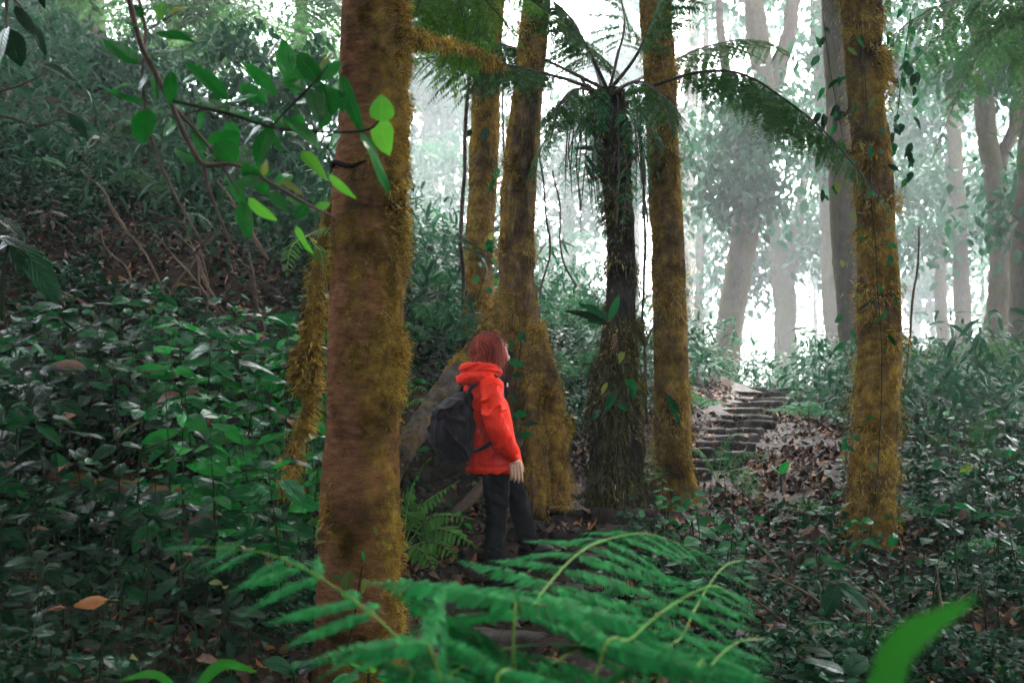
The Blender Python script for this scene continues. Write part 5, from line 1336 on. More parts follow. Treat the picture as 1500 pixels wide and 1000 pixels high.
BL = [  # base, tip, width, key, dY
    ((201, 94), (149, 49), 30, 'branch', .05), ((218, 86), (258, 62), 36, 'branch', .1), ((226, 50), (281, 51), 18, 'branch', -.1), ((214, 160), (206, 206), 38, 'branch', -.05), ((236, 30), (234, -8), 18, 'lime', .05),
    ((247, 20), (278, 3), 8, 'yellow', .05), ((204, 125), (163, 123), 15, 'branch', -.12), ((212, 150), (155, 133), 11, 'branch', -.1), ((226, 106), (226, 150), 30, 'branch', .05), ((286, 112), (250, 125), 28, 'branch', .1), ((250, 104), (246, 148), 24, 'branch', -.05),
    ((335, 146), (276, 89), 26, 'branch', -.1), ((406, 140), (356, 89), 24, 'branch', -.08), ((433, 140), (420, 52), 44, 'branch', .0), ((470, 122), (428, 70), 30, 'branch', .06), ((466, 112), (482, 72), 11, 'yellow', .02), ((484, 172), (470, 120), 44, 'branch', .05), ((500, 165), (497, 108), 30, 'branch', .1), ((466, 150), (432, 142), 30, 'branch', .1),
    ((330, 156), (372, 132), 28, 'branch', -.1), ((392, 152), (344, 118), 26, 'branch', .04), ((395, 186), (374, 234), 30, 'branch', -.08), ((405, 180), (372, 165), 20, 'plain', -.1), ((416, 172), (468, 204), 24, 'branch', -.1), ((396, 192), (414, 224), 12, 'branch', 0), ((346, 238), (317, 205), 40, 'branch', -.04),
    ((302, 206), (344, 190), 20, 'branch', -.05), ((312, 158), (318, 128), 16, 'branch', 0), ((282, 196), (304, 222), 22, 'branch', .06), ((355, 240), (392, 286), 26, 'branch', .04), ((350, 240), (322, 262), 24, 'branch', .08), ((385, 264), (345, 268), 24, 'branch', -.06), ((392, 236), (386, 262), 18, 'yellow', .08), ((441, 222), (479, 260), 20, 'lime', .0),
    ((410, 264), (446, 280), 12, 'yellow', 0), ((364, 290), (405, 328), 24, 'lime', .03), ((352, 294), (364, 342), 24, 'branch', -.1), ((396, 282), (422, 306), 22, 'branch', -.03), ((482, 256), (518, 292), 14, 'lime', -.02), ((558, 178), (561, 138), 38, 'lime', -.02), ((556, 176), (566, 224), 36, 'lime', -.03), ((528, 192), (575, 272), 18, 'branch', -.12),
    ((500, 110), (522, 186), 22, 'branch', -.1), ((478, 132), (512, 160), 24, 'branch', .02), ((455, 130), (470, 178), 26, 'branch', -.05), ((300, 240), (250, 208), 28, 'branch', .08), ((282, 210), (262, 232), 16, 'branch', .06), ((434, 330), (456, 376), 12, 'lime', .05), ((420, 288), (452, 302), 14, 'branch', .0), ((200, 40), (178, 22), 16, 'branch', .05),
    ((206, 28), (192, 2), 22, 'branch', .02), ((330, 180), (352, 214), 28, 'branch', .06), ((360, 176), (342, 150), 26, 'branch', .08), ((300, 165), (285, 190), 20, 'branch', .05), ((416, 200), (440, 186), 16, 'branch', .05), ((372, 246), (398, 252), 24, 'branch', .06), ((336, 262), (360, 300), 22, 'branch', .08), ((444, 170), (424, 188), 22, 'branch', .06),
    ((486, 150), (466, 188), 30, 'branch', .04), ((470, 118), (498, 84), 26, 'branch', .04), ((446, 132), (408, 108), 26, 'branch', .08), ((424, 158), (462, 178), 24, 'branch', .06), ((384, 184), (352, 206), 26, 'branch', .07), ((330, 166), (304, 138), 26, 'branch', .06), ((310, 160), (286, 132), 22, 'branch', .1),
    ((262, 178), (232, 196), 22, 'branch', .05), ((340, 266), (318, 296), 22, 'branch', .05), ((404, 272), (430, 250), 22, 'branch', .05), ((374, 252), (352, 272), 24, 'branch', .1), ((450, 300), (432, 322), 18, 'branch', .04), ((462, 306), (486, 296), 14, 'lime', .03), ((218, 110), (192, 138), 22, 'branch', .08), ((246, 142), (276, 160), 22, 'branch', .05), ((420, 190), (400, 160), 22, 'branch', .05), ((500, 194), (476, 214), 22, 'branch', .05)]
rl = random.Random(3)
for b, tp, w, key, dY in BL:
    leaf_px(br, bo, key, b, tp, BY + rl.uniform(-.05, .08), w, (rl.uniform(-.5, .5), -1, rl.uniform(0.0, .8)), dY=dY, rnd=rl)

# other leaves near the left edge
def leaf_group(name, label, cat, Y, origin_px, leaves, stems=(), stem_mat='stem', group=None):
    org = P(origin_px[0], origin_px[1], Y)
    t = thing(name, label, cat, org, group)
    for sp in stems:
        bag = Bag(); bag.tube([P(a, b, Y) - org for a, b, c in sp], [c / F * Y / 2 for a, b, c in sp], 6, 0.03, 0.004, 3)
        link('stem', bag.mesh('stem', M[stem_mat]), t)
    for (b, tp, w, key) in leaves:
        leaf_px(t, org, key, b, tp, Y + rp.uniform(-.05, .05), w, (rp.uniform(-.3, .3), -0.7, 1), dY=rp.uniform(-.15, .05))
    return t
leaf_group('broad_leaved_plant', 'large wet ribbed leaves reaching in at the left edge', 'plant', 4.6, (5, 470), [((18, 350), (90, 421), 46, 'broad'), ((-10, 350), (36, 338), 26, 'broad'), ((-8, 318), (40, 330), 24, 'broad'), ((20, 352), (34, 398), 22, 'dark'), ((-6, 365), (20, 345), 20, 'broad')], [[(5, 470, 7), (4, 410, 6), (14, 352, 4)]])
leaf_group('hanging_leaf_spray', 'dark drooping leaves hanging in the top left corner', 'branch', 3.6, (8, -60), [((8, 40), (-8, 86), 46, 'branch'), ((12, 42), (28, 90), 34, 'dark'), ((22, 10), (52, 48), 20, 'dark'), ((40, 30), (72, 66), 18, 'dark'), ((60, -8), (62, 8), 10, 'dark')], [[(8, -60, 6), (10, 0, 5), (9, 42, 4)], [(10, -10, 4), (30, 10, 3), (42, 32, 2)]], 'branch')
leaf_group('bent_twig', 'bare forked twig with a few leaves at the left edge below the shaggy trunk', 'branch', 4.2, (-20, 165), [((52, 90), (116, 108), 16, 'dark'), ((100, 165), (130, 200), 18, 'dark'), ((130, 206), (142, 196), 12, 'yellow'), ((60, 230), (100, 240), 16, 'plain')], [[(-20, 165, 4), (20, 175, 4), (60, 185, 3), (90, 172, 2)], [(-20, 140, 4), (30, 125, 3), (60, 110, 2), (74, 98, 2)]], 'branch')
leaf_group('dry_leaf_cluster', 'withered pale-grey leaf cluster on the soil bank at the left', 'plant', 6.6, (70, 318), [], [[(70, 318, 4), (90, 330, 3), (110, 350, 3)]], 'twig')
rd = random.Random(9)
def dead_cluster(px, py, Y, n, size, label):
    org = P(px, py, Y)
    t = thing('withered_leaf_cluster', label, 'dead leaves', org)
    V_, F_ = tube_np([(0, 0, -.12), (0.02, 0, -.04), (0, 0, 0)], [0.006, 0.005, 0.003], 5, 0.04)
    link('stem', np_mesh('stem', V_, F_, M['twig']), t)
    for k in range(n):
        a = rd.uniform(0, 6.28)
        place('leaf', rd.choice(L['dead']), t, org, Vector((math.cos(a), math.sin(a) * .6, rd.uniform(-.7, .5))), Vector((0, -.7, 1)), size * rd.uniform(.7, 1.2), 1, 0, org)
dead_cluster(68, 312, 6.6, 6, 0.13, 'withered pale leaf cluster on a twig against the soil bank at far left')
dead_cluster(335, 400, 7.2, 6, 0.12, 'withered pale leaf cluster on the dark soil above the emerald plants')
dead_cluster(1196, 772, 6.5, 5, 0.11, 'withered grey-brown leaf cluster beside the foot of the broad right-hand trunk')
dead_cluster(86, 610, 5.6, 3, 0.12, 'withered hanging leaves among the glossy plants at the left')

# epiphytes and climbers
def climber(label, Y, spec, leaves, name='climbing_plant'):
    org = P(*leaves[0][0], Y)
    t = thing(name, label, 'climber', org)
    for sp in spec:
        bag = Bag(); bag.tube([P(a, b, Y) - org for a, b in sp], [0.004] * len(sp), 5, 0.04, 0.01, 3)
        link('stem', bag.mesh('stem', M['stem']), t)
    for (b, tp, w, key) in leaves:
        leaf_px(t, org, key, b, tp, Y, w, (rp.uniform(-.4, .4), -1, .5), dY=-0.05)
climber('strap-leaved epiphyte jutting left from the black tree fern trunk', 7.75, [[(889, 468), (886, 475)]], [((888, 470), (830, 450), 14, 'dark'), ((890, 466), (850, 440), 16, 'plain'), ((890, 474), (862, 466), 10, 'dark'), ((892, 470), (908, 432), 12, 'plain')], 'epiphyte')
climber('heart-leaved climber on the buttressed trunk just right of the person', 7.6, [[(760, 640), (752, 600), (756, 560), (762, 520), (764, 488)]], [((744, 528), (768, 534), 14, 'plain'), ((752, 500), (746, 512), 9, 'plain'), ((764, 486), (762, 500), 10, 'plain'), ((764, 486), (770, 500), 8, 'plain'), ((750, 548), (764, 552), 10, 'plain'), ((752, 606), (772, 606), 14, 'plain'), ((756, 590), (750, 578), 9, 'dark'), ((758, 640), (778, 632), 10, 'plain'), ((762, 622), (790, 616), 11, 'dark')])
climber('round-leaved climber high on the slimmer mossy trunk', 9.75, [[(742, 330), (736, 270), (722, 250), (710, 198)]], [((712, 186), (709, 206), 13, 'dark'), ((744, 204), (764, 206), 12, 'plain'), ((730, 246), (726, 262), 10, 'plain'), ((724, 262), (716, 284), 6, 'plain'), ((690, 190), (684, 200), 9, 'dark')])
climber('green climber on the lower part of the slimmer mossy trunk', 9.6, [[(700, 440), (712, 390), (718, 340)]], [((716, 350), (720, 370), 14, 'plain'), ((718, 356), (708, 364), 10, 'bright'), ((722, 380), (732, 384), 12, 'bright'), ((700, 404), (694, 414), 10, 'plain'), ((712, 420), (720, 428), 9, 'plain'), ((706, 390), (700, 384), 8, 'plain'), ((722, 410), (732, 416), 8, 'lime'), ((750, 378), (758, 380), 9, 'lime'), ((716, 352), (722, 340), 10, 'yellow')])
climber('fine-leaved climber near the foot of the thick reddish-brown trunk', 4.3, [[(505, 960), (520, 900), (532, 830)]], [((512, 836), (502, 872), 18, 'yellow'), ((531, 806), (534, 822), 5, 'bright'), ((534, 846), (532, 868), 8, 'yellow'), ((500, 864), (514, 878), 10, 'bright'), ((486, 842), (500, 846), 6, 'bright'), ((524, 878), (520, 890), 8, 'bright'), ((560, 790), (566, 800), 6, 'yellow'), ((500, 905), (488, 930), 10, 'plain'), ((548, 770), (552, 782), 5, 'yellow'), ((462, 796), (474, 790), 6, 'yellow')])
t6l = []
for k in range(46):
    a, b = rp.uniform(1240, 1325), rp.uniform(40, 830)
    c = 1270 + (b - 500) * 0.012
    a = c + rp.uniform(-42, 46)
    l_ = rp.uniform(9, 20); an = rp.uniform(0.3, 2.8)
    t6l.append(((a, b), (a + math.cos(an) * l_, b + math.sin(an) * l_), rp.uniform(4, 9), rp.choice(['plain', 'dark', 'yellow', 'plain'])))
climber('small-leaved creeper scattered up the broad right-hand trunk', 7.12, [[(1270, 820), (1285, 700), (1292, 560), (1284, 420), (1276, 280), (1268, 120), (1262, 30)]], t6l)
t6u = []
for k in range(70):
    a, b = rp.choice([rp.uniform(1195, 1250), rp.uniform(1290, 1345)]), rp.uniform(0, 300)
    l_ = rp.uniform(10, 22); an = rp.uniform(0.6, 2.6)
    t6u.append(((a, b), (a + math.cos(an) * l_, b + math.sin(an) * l_), rp.uniform(6, 11), rp.choice(['plain', 'dark', 'dark'])))
climber('leafy shrub-like climber clothing the top of the broad right-hand trunk', 7.5, [[(1262, 300), (1235, 200), (1215, 100), (1205, 20)], [(1285, 300), (1310, 200), (1325, 90), (1335, 20)]], t6u)
climber('fern-green climber round the lower tree fern trunk', 7.6, [[(905, 680), (900, 620), (915, 570), (925, 555)]], [((916, 556), (934, 570), 12, 'plain'), ((900, 575), (888, 600), 12, 'plain'), ((925, 560), (930, 585), 10, 'plain'), ((880, 600), (866, 612), 11, 'dark'), ((905, 590), (920, 600), 10, 'plain'), ((890, 560), (880, 575), 8, 'yellow'), ((903, 490), (900, 505), 8, 'dead'), ((912, 515), (908, 530), 9, 'yellow')])
climber('drooping strap leaf on the golden moss trunk', 8.0, [[(976, 576), (980, 580)]], [((976, 578), (1000, 628), 8, 'plain'), ((980, 580), (998, 606), 7, 'dark'), ((968, 200), (960, 232), 14, 'dead')])
climber('yellow-green fern-like creeper at the foot of the golden moss trunk', 8.0, [[(945, 650), (958, 670), (966, 690), (972, 712)]], [((945 + k * 2.1, 650 + k * 4.6), (945 + k * 2.1 + (9 if k % 2 else -9), 654 + k * 4.6), 5, 'yellow') for k in range(13)])

# ferns
def fern(label, Y, base, fronds, pins, n, plen, nrm=(0, -.6, 1), mat='rachis', name='fern', group=None, droop=0.25, start=0.12, rad=0.004, dY=-0.25, wide=1.0, fwd=0.5):
    org = P(base[0], base[1], Y); org.z = min(org.z, gz1(org.x, org.y)) if False else org.z
    t = thing(name, label, 'fern', org, group)
    for f in fronds:
        m = len(f)
        frond(t, org, [org] + [P(a, b, Y + dY * (k + 1) / m) for k, (a, b) in enumerate(f)], PIN[pins], n, plen, nrm, rad, M[mat], start, fwd, droop, rnd=rp, wide=wide)
    return t
fern('bright feathery fern between the thick reddish-brown trunk and the person', 6.3, (590, 806), [[(612, 748), (640, 724), (668, 706)], [(625, 762), (655, 754), (686, 758)], [(625, 778), (655, 776), (694, 798)], [(615, 795), (640, 794), (664, 812)], [(596, 750), (604, 712), (618, 684)], [(585, 768), (570, 740), (566, 722)], [(604, 800), (618, 806), (634, 828)]], 'lime', 15, 0.115, start=0.2, wide=1.25)
fern('pale green fern at the top of the diagonal root', 7.4, (590, 600), [[(600, 575), (612, 566), (624, 572)], [(600, 590), (612, 584), (622, 592)], [(594, 570), (598, 556), (606, 552)]], 'lime', 12, 0.08)
fern('fern spreading over the litter right of the golden moss trunk', 8.0, (1050, 705), [[(1075, 672), (1100, 662), (1130, 676)], [(1070, 690), (1095, 690), (1118, 712)], [(1036, 672), (1020, 658), (1006, 668)], [(1058, 665), (1068, 640), (1090, 632)], [(1075, 700), (1100, 712), (1114, 738)]], 'small', 16, 0.11)
fern('yellow-green grassy fern tucked behind the golden moss trunk', 8.6, (950, 712), [[(940, 694), (925, 690), (912, 700)], [(956, 690), (966, 680), (980, 684)], [(944, 690), (936, 676), (922, 672)]], 'lime', 14, 0.09)
fern('dark feathery fern on the litter at the lower right', 4.7, (1255, 975), [[(1230, 925), (1200, 912), (1166, 926)], [(1250, 920), (1256, 912), (1290, 930)], [(1280, 930), (1310, 925), (1330, 960)], [(1215, 945), (1180, 940), (1150, 962)], [(1290, 940), (1306, 946), (1308, 985)]], 'small', 17, 0.085, mat='stem')
fern('small dark fern low among the seedlings at the lower left', 4.2, (196, 962), [[(205, 930), (200, 912), (190, 900)], [(220, 940), (228, 930), (232, 950)], [(185, 935), (176, 932), (170, 945)]], 'small', 14, 0.055, mat='stem')
fern('small bright fern hanging from the mossy sapling', 5.3, (452, 345), [[(440, 350), (425, 365), (420, 400)], [(470, 336), (488, 336), (498, 352)], [(462, 360), (470, 370), (474, 395)]], 'lime', 13, 0.07)
fern('fern clump in the thicket at the foot of the right-hand trunks', 9.5, (1440, 720), [[(1410, 660), (1380, 640), (1350, 660)], [(1440, 640), (1450, 610), (1480, 605)], [(1470, 670), (1500, 655), (1530, 680)], [(1420, 690), (1390, 690), (1360, 715)]], 'tree', 16, 0.2)
FB = [('blue-green fern in the gully left of the buttressed tree', 9.5, (640, 500)), ('blue-green fern on the slope above the diagonal root', 10.5, (622, 430)), ('dim fern on the slope right of the buttressed tree', 10.5, (850, 560)), ('dim fern between the tree fern and the golden moss trunk', 11, (830, 480)), ('misty fern on the hillside below the hanging branch', 10.5, (190, 300)), ('misty fern at the middle of the hillside behind the leafy branch', 11.5, (330, 260)), ('large misty fern high on the hillside at the left', 12.5, (220, 200)), ('misty fern close to the thick reddish-brown trunk', 11.0, (440, 330))]
for lab, Yv, (bx, by) in FB:
    fr = []
    for k in range(7):
        a = PI * (0.02 + k / 6 * 0.96) + rp.uniform(-.15, .15); ln = rp.uniform(0.75, 1.1) * 640 / Yv
        fr.append([(bx + math.cos(a) * ln * .4, by - (0.35 + 0.4 * math.sin(a)) * ln * .6), (bx + math.cos(a) * ln * .8, by - math.sin(a) * ln * .75 - ln * .1), (bx + math.cos(a) * ln * 1.15, by - math.sin(a) * ln * .7 + ln * .12)])
    fern(lab, Yv, (bx, by), fr, 'tree' if by < 320 else 'small', 14, 0.19, mat='stem', dY=-0.5)
def rosette(label, px, py, Yv, n, ln, pins, seed):
    r = random.Random(seed)
    q = P(px, py, Yv); org = Vector((q.x, q.y, gz1(q.x, q.y) + 0.03))
    t = thing('fern', label, 'fern', org, None)
    for k in range(n):
        az = k / n * 2 * PI + r.uniform(-.3, .3); l = ln * r.uniform(.75, 1.15); hgt = r.uniform(.5, .9)
        dv = Vector((math.cos(az), math.sin(az), 0))
        frond(t, org, [org, org + dv * l * .3 + Vector((0, 0, l * .5 * hgt)), org + dv * l * .7 + Vector((0, 0, l * .6 * hgt)), org + dv * l * 1.05 + Vector((0, 0, l * .35 * hgt))], PIN[pins], 15, l * .28, Vector((0, -.3, 1)), 0.004, M['stem'], 0.12, 0.45, 0.2, rnd=r)
for k, (lab, px, py, Yv, n, ln, pins) in enumerate((
    ('fern among the glossy plants at the left edge, halfway up', 60, 600, 6.6, 7, 0.55, 'small'), ('fern on the upper left bank below the bare soil', 190, 540, 7.3, 7, 0.55, 'small'), ('fern high on the bank left of the mossy sapling', 385, 520, 7.2, 7, 0.5, 'lime'),
    ('fern in the middle of the bank above the fallen log', 290, 690, 6.1, 7, 0.5, 'small'), ('fern in the shade below the left end of the fallen log', 80, 820, 4.9, 6, 0.4, 'small'), ('fern left of the blurred frond tip', 260, 880, 4.7, 6, 0.38, 'small'),
    ('fern at the foot of the mossy sapling', 425, 690, 5.7, 7, 0.42, 'lime'), ('fern in the thicket right of the broad trunk', 1385, 730, 7.6, 7, 0.5, 'small'), ('fern by the right edge of the thicket', 1470, 790, 6.6, 7, 0.45, 'small'),
    ('fern between the litter slope and the broad trunk', 1215, 720, 8.0, 6, 0.4, 'small'), ('fern on the bank left of the top steps', 1015, 610, 12.5, 7, 0.6, 'small'), ('fern right of the upper steps', 1185, 640, 12.5, 7, 0.6, 'small'))):
    rosette(lab, px, py, Yv, n, ln, pins, 300 + k)
# fogged tree ferns up on the hillside
def fog_treefern(label, Y, px, py, foot, n, ln, seed, pl_=0.5):
    r = random.Random(seed)
    top = P(px, py, Y); ft = P(px + 4, foot, Y); ft.z = min(ft.z, gz1(ft.x, ft.y))
    t = thing('tree_fern', label, 'tree fern', ft)
    V_, F_ = tube_np([(0, 0, 0), (top - ft) * 0.5 + Vector((.08, 0, 0)), top - ft], [0.13, 0.10, 0.09], 12, 0.1, 0.05, seed)
    link('trunk', np_mesh('trunk', V_, F_, M['bark_dark'], attr={'moss': np.full(len(V_), .3)}), t)
    for k in range(n):
        a = k / n * 2 * PI + r.uniform(-.2, .2)
        d = Vector((math.cos(a), math.sin(a), 0)); l = ln * r.uniform(.8, 1.1)
        c = [top, top + d * l * .35 + Vector((0, 0, l * .28)), top + d * l * .75 + Vector((0, 0, l * .2)), top + d * l * 1.1 - Vector((0, 0, l * .15))]
        frond(t, ft, c, PIN['tree'], 19, pl_, (0, 0, 1), 0.014, M['rachis_dark'], 0.15, 0.4, 0.35, rnd=r)
fog_treefern('misty tree fern on the hillside behind the hanging leafy branch', 20, 385, 95, 300, 12, 3.6, 1, 0.95)
fog_treefern('misty tree fern farther up the hillside near the shaggy trunk', 21, 240, 80, 250, 11, 3.4, 2, 0.95)
fog_treefern('dim tree fern with drooping fronds near the right edge', 9.0, 1590, 60, 700, 11, 2.2, 4)
fog_treefern('tree fern with fronds drooping behind the broad right-hand trunk', 14.0, 1392, 560, 690, 9, 1.9, 6)
fern('yellow-green feathery fronds overhanging from the top beside the thick reddish-brown trunk', 6.2, (640, -70), [[(620, -10), (605, 50), (600, 110)], [(650, -10), (660, 60), (640, 120)], [(680, -30), (720, 10), (760, 60)], [(690, -50), (760, -10), (820, 30)], [(670, -20), (700, 40), (700, 95)], [(630, -40), (612, 10), (590, 60)], [(660, -30), (680, 40), (668, 130)]], 'spray', 20, 0.26, mat='rachis_dark', rad=0.006, droop=0.5)
# the blurred fern close to the camera
FY = 1.75
fo = P(760, 1350, FY + 0.35); fo.z = gz1(fo.x, fo.y)
ff = thing('lady_fern', 'large soft-focus fern filling the bottom centre in front of the steps', 'fern', fo)
rf2 = random.Random(14)
def ffrond(spec, n, pl, nrm, start, fwd=0.55, droop=0.1, skip=None, prof=None):
    pts = [P(a, b, Yv) for a, b, Yv in spec]
    foot = fo + Vector((rf2.uniform(-.05, .05), rf2.uniform(-.05, .05), 0))
    stem0 = pts[0].lerp(foot, 0.55) + Vector((0, 0.06, 0))
    frond(ff, fo, [foot, stem0] + pts, PIN['front'], n, pl, nrm, 0.0042, M['rachis'], start, fwd, droop, rnd=rf2, jit=0.06, skip=skip, prof=prof)
pf = lambda t: min(1, .7 + t * 1.5) * (1 - t) ** 0.55
N1 = (0.05, -0.25, 1)
ffrond([(650, 1010, 1.6), (585, 935, 1.64), (520, 880, 1.68), (440, 830, 1.72), (370, 806, 1.76), (290, 800, 1.8)], 19, 0.26, (0.25, -0.35, 0.9), 0.50, 0.75, 0.35, prof=pf)
ffrond([(752, 935, 1.75), (772, 900, 1.85), (803, 856, 1.95), (845, 812, 2.06), (888, 790, 2.18), (950, 782, 2.3), (1020, 806, 2.42)], 17, 0.36, N1, 0.52, 0.35, 0.18, prof=pf)
ffrond([(870, 1000, 1.65), (925, 935, 1.75), (985, 885, 1.87), (1045, 858, 1.98), (1085, 880, 2.08)], 13, 0.25, N1, 0.56, 0.35, 0.22, prof=pf)
ffrond([(960, 1010, 1.85), (1000, 930, 1.95), (1030, 870, 2.07), (1060, 830, 2.18), (1085, 820, 2.3)], 12, 0.22, N1, 0.56, 0.35, 0.2, prof=pf)
ffrond([(720, 1040, 1.6), (780, 990, 1.7), (850, 950, 1.8), (915, 935, 1.9), (975, 955, 2.0)], 13, 0.25, N1, 0.56, 0.35, 0.2, prof=pf)
ffrond([(600, 1040, 1.6), (650, 995, 1.7), (705, 960, 1.8), (760, 945, 1.9)], 11, 0.2, N1, 0.60, 0.35, 0.15, prof=pf)
ffrond([(1000, 1030, 1.6), (1040, 975, 1.7), (1080, 940, 1.8), (1120, 935, 1.9)], 11, 0.19, N1, 0.60, 0.35, 0.2, prof=pf)
# blurred strap leaves right at the lens
def strap_plant(label, Y, foot, leaves):
    org = P(foot[0], foot[1], Y)
    t = thing('strap_leaved_plant', label, 'plant', org)
    for (b, m, tp, w) in leaves:
        p0, p1, p2 = P(b[0], b[1], Y), P(m[0], m[1], Y), P(tp[0], tp[1], Y - 0.04)
        q = resample([p0, p1, p2], (p2 - p0).length / 12)
        T, N, B = frames(q)
        s = np.linspace(0, 1, len(q)); hw = w / F * Y / 2 * np.minimum(1, (1 - s) * 2.6 + .02) ** 0.8 * np.minimum(1, .6 + s * 1.5)
        side = norm(np.cross(T, np.array([0.1, 1.0, 0.5])))
        nn = np.cross(side, T)
        V_ = np.stack([q - side * hw[:, None] + nn * hw[:, None] * .3, q - side * hw[:, None] * .5 + nn * hw[:, None] * .08, q, q + side * hw[:, None] * .5 + nn * hw[:, None] * .08, q + side * hw[:, None] + nn * hw[:, None] * .3], 1).reshape(-1, 3) - np.array(list(org))
        ii = np.arange(len(q) - 1)[:, None] * 5 + np.arange(4)[None]
        uv = np.stack([np.repeat(s, 5), np.tile([-1, -.5, 0, .5, 1], len(q))], -1)
        link('leaf', np_mesh('leaf', V_, [np.stack([ii, ii + 1, ii + 6, ii + 5], -1).reshape(-1, 4)], M['strap_leaf'], uv=uv), t)
M['strap_leaf'] = leaf_material('strap_leaf', (0.016, 0.13, 0.014), (0.03, 0.20, 0.02), 0.45, 0.35, vein=0)
strap_plant('single blurred green blade rising at the lower right', 0.72, (1285, 1120), [((1290, 1080), (1320, 955), (1432, 874), 52)])
strap_plant('arching dark green blade at the bottom edge left of the thick trunk', 2.6, (290, 1060), [((285, 1010), (325, 975), (378, 984), 18), ((270, 1030), (230, 990), (175, 996), 16)])
leaf_group('broad_leaved_plant', 'glossy wide leaves at the foot of the thick reddish-brown trunk', 'plant', 3.9, (432, 1010), [((430, 985), (402, 956), 34, 'broad'), ((432, 984), (470, 958), 22, 'broad'), ((430, 986), (445, 962), 24, 'plain')], [[(432, 1010, 6), (431, 985, 5)]])
leaf_group('broad_leaved_plant', 'bright small leaves right at the base of the thick reddish-brown trunk', 'plant', 3.4, (540, 1020), [((540, 985), (515, 968), 14, 'bright'), ((545, 985), (556, 942), 18, 'lime'), ((550, 990), (600, 984), 24, 'plain'), ((530, 990), (490, 990), 22, 'plain'), ((560, 992), (590, 1000), 18, 'plain')], [[(540, 1030, 5), (541, 985, 4)]])
leaf_group('broad_leaved_plant', 'shiny rippled leaf lying over the litter by the broad right-hand trunk', 'plant', 5.0, (1222, 900), [((1226, 856), (1208, 895), 26, 'broad'), ((1226, 856), (1284, 884), 26, 'broad')], [[(1240, 905, 4), (1232, 880, 4), (1226, 857, 3)]])
leaf_group('broad_leaved_plant', 'ribbed dark leaves near the bottom edge at the lower right', 'plant', 4.0, (1235, 1030), [((1222, 958), (1248, 936), 24, 'dark'), ((1220, 960), (1178, 944), 20, 'dark'), ((1240, 985), (1270, 952), 34, 'broad'), ((1240, 985), (1180, 956), 20, 'dark'), ((1240, 995), (1160, 975), 18, 'dark'), ((1220, 995), (1205, 985), 20, 'plain')], [[(1235, 1040, 5), (1230, 990, 4), (1222, 958, 3)]])
leaf_group('broad_leaved_plant', 'upright seedling with one bright leaf standing on the leafy path', 'seedling', 7.8, (1145, 720), [((1144, 694), (1154, 674), 14, 'bright'), ((1142, 694), (1132, 680), 9, 'plain')], [[(1145, 722, 3), (1144, 694, 2)]])

# ------------------------------------------------------------------ litter and undergrowth
rg = np.random.default_rng(55)
def litter_points(n, xr, yr, sel):
    out = []
    while sum(map(len, out)) < n:
        x, y = rg.uniform(*xr, 20000), rg.uniform(*yr, 20000)
        k = sel(x, y)
        out.append(np.stack([x, y], -1)[k])
    return np.vstack(out)[:n]
def on_view(x, y, m=60):
    z = G(x, y)
    px, py = proj(x, y, z)
    return (px > -m) & (px < 1500 + m) & (py < 1120)
def step_top(x, y):
    z = gz(x, y)
    for (px, Yf, zt, w), sx in zip(STEPS, STEPX):
        z = np.where((np.abs(x - sx) < w * 0.5) & (y > Yf) & (y < Yf + 0.30), np.maximum(z, zt), z)
    return z
pl = litter_points(9000, (-1.3, 4.8), (3.8, 16.5), lambda x, y: (path_dist(x, y) < 0.25) & on_view(x, y) & (rg.random(len(x)) < np.where(np.abs(x - np.interp(y, [s[1] for s in STEPS], STEPX)) < 0.55, 0.22, 1.0) * np.clip(0.55 + 1.3 * fbm(np.stack([x, y, x * 0], -1) * 2.2, 3, 77), 0.05, 1)))
pz = step_top(pl[:, 0], pl[:, 1])
n = len(pl)
T_DEAD = leaf_np(nl=3, nw=1, width=0.45, droop=0.45, fold=0.7, wave=0.05)
V_, F_ = scatter_np(T_DEAD, np.stack([pl[:, 0], pl[:, 1], pz + rg.uniform(0.006, 0.04, n)], -1), np.stack([rg.normal(0, 1, n), rg.normal(0, 1, n), rg.normal(0.05, .25, n)], -1), np.stack([rg.normal(0, .45, n), rg.normal(0, .45, n), rg.choice([1, 1, -1], n)], -1), rg.uniform(0.05, 0.12, n))
o = link('leaf_litter', np_mesh('leaf_litter', V_, F_, M['dead'])); tag(o, kind='stuff')
pl = litter_points(9000, (-4.5, 5), (2.8, 10), lambda x, y: (path_dist(x, y) > 0.1) & on_view(x, y))
pz = gz(pl[:, 0], pl[:, 1]); n = len(pl)
V_, F_ = scatter_np(T_DEAD, np.stack([pl[:, 0], pl[:, 1], pz + rg.uniform(0.006, 0.03, n)], -1), np.stack([rg.normal(0, 1, n), rg.normal(0, 1, n), rg.normal(0.05, .25, n)], -1), np.stack([rg.normal(0, .45, n), rg.normal(0, .45, n), rg.choice([1, 1, -1], n)], -1), rg.uniform(0.05, 0.11, n))
o = link('leaf_litter', np_mesh('leaf_litter', V_, F_, M['dead'])); tag(o, kind='stuff')
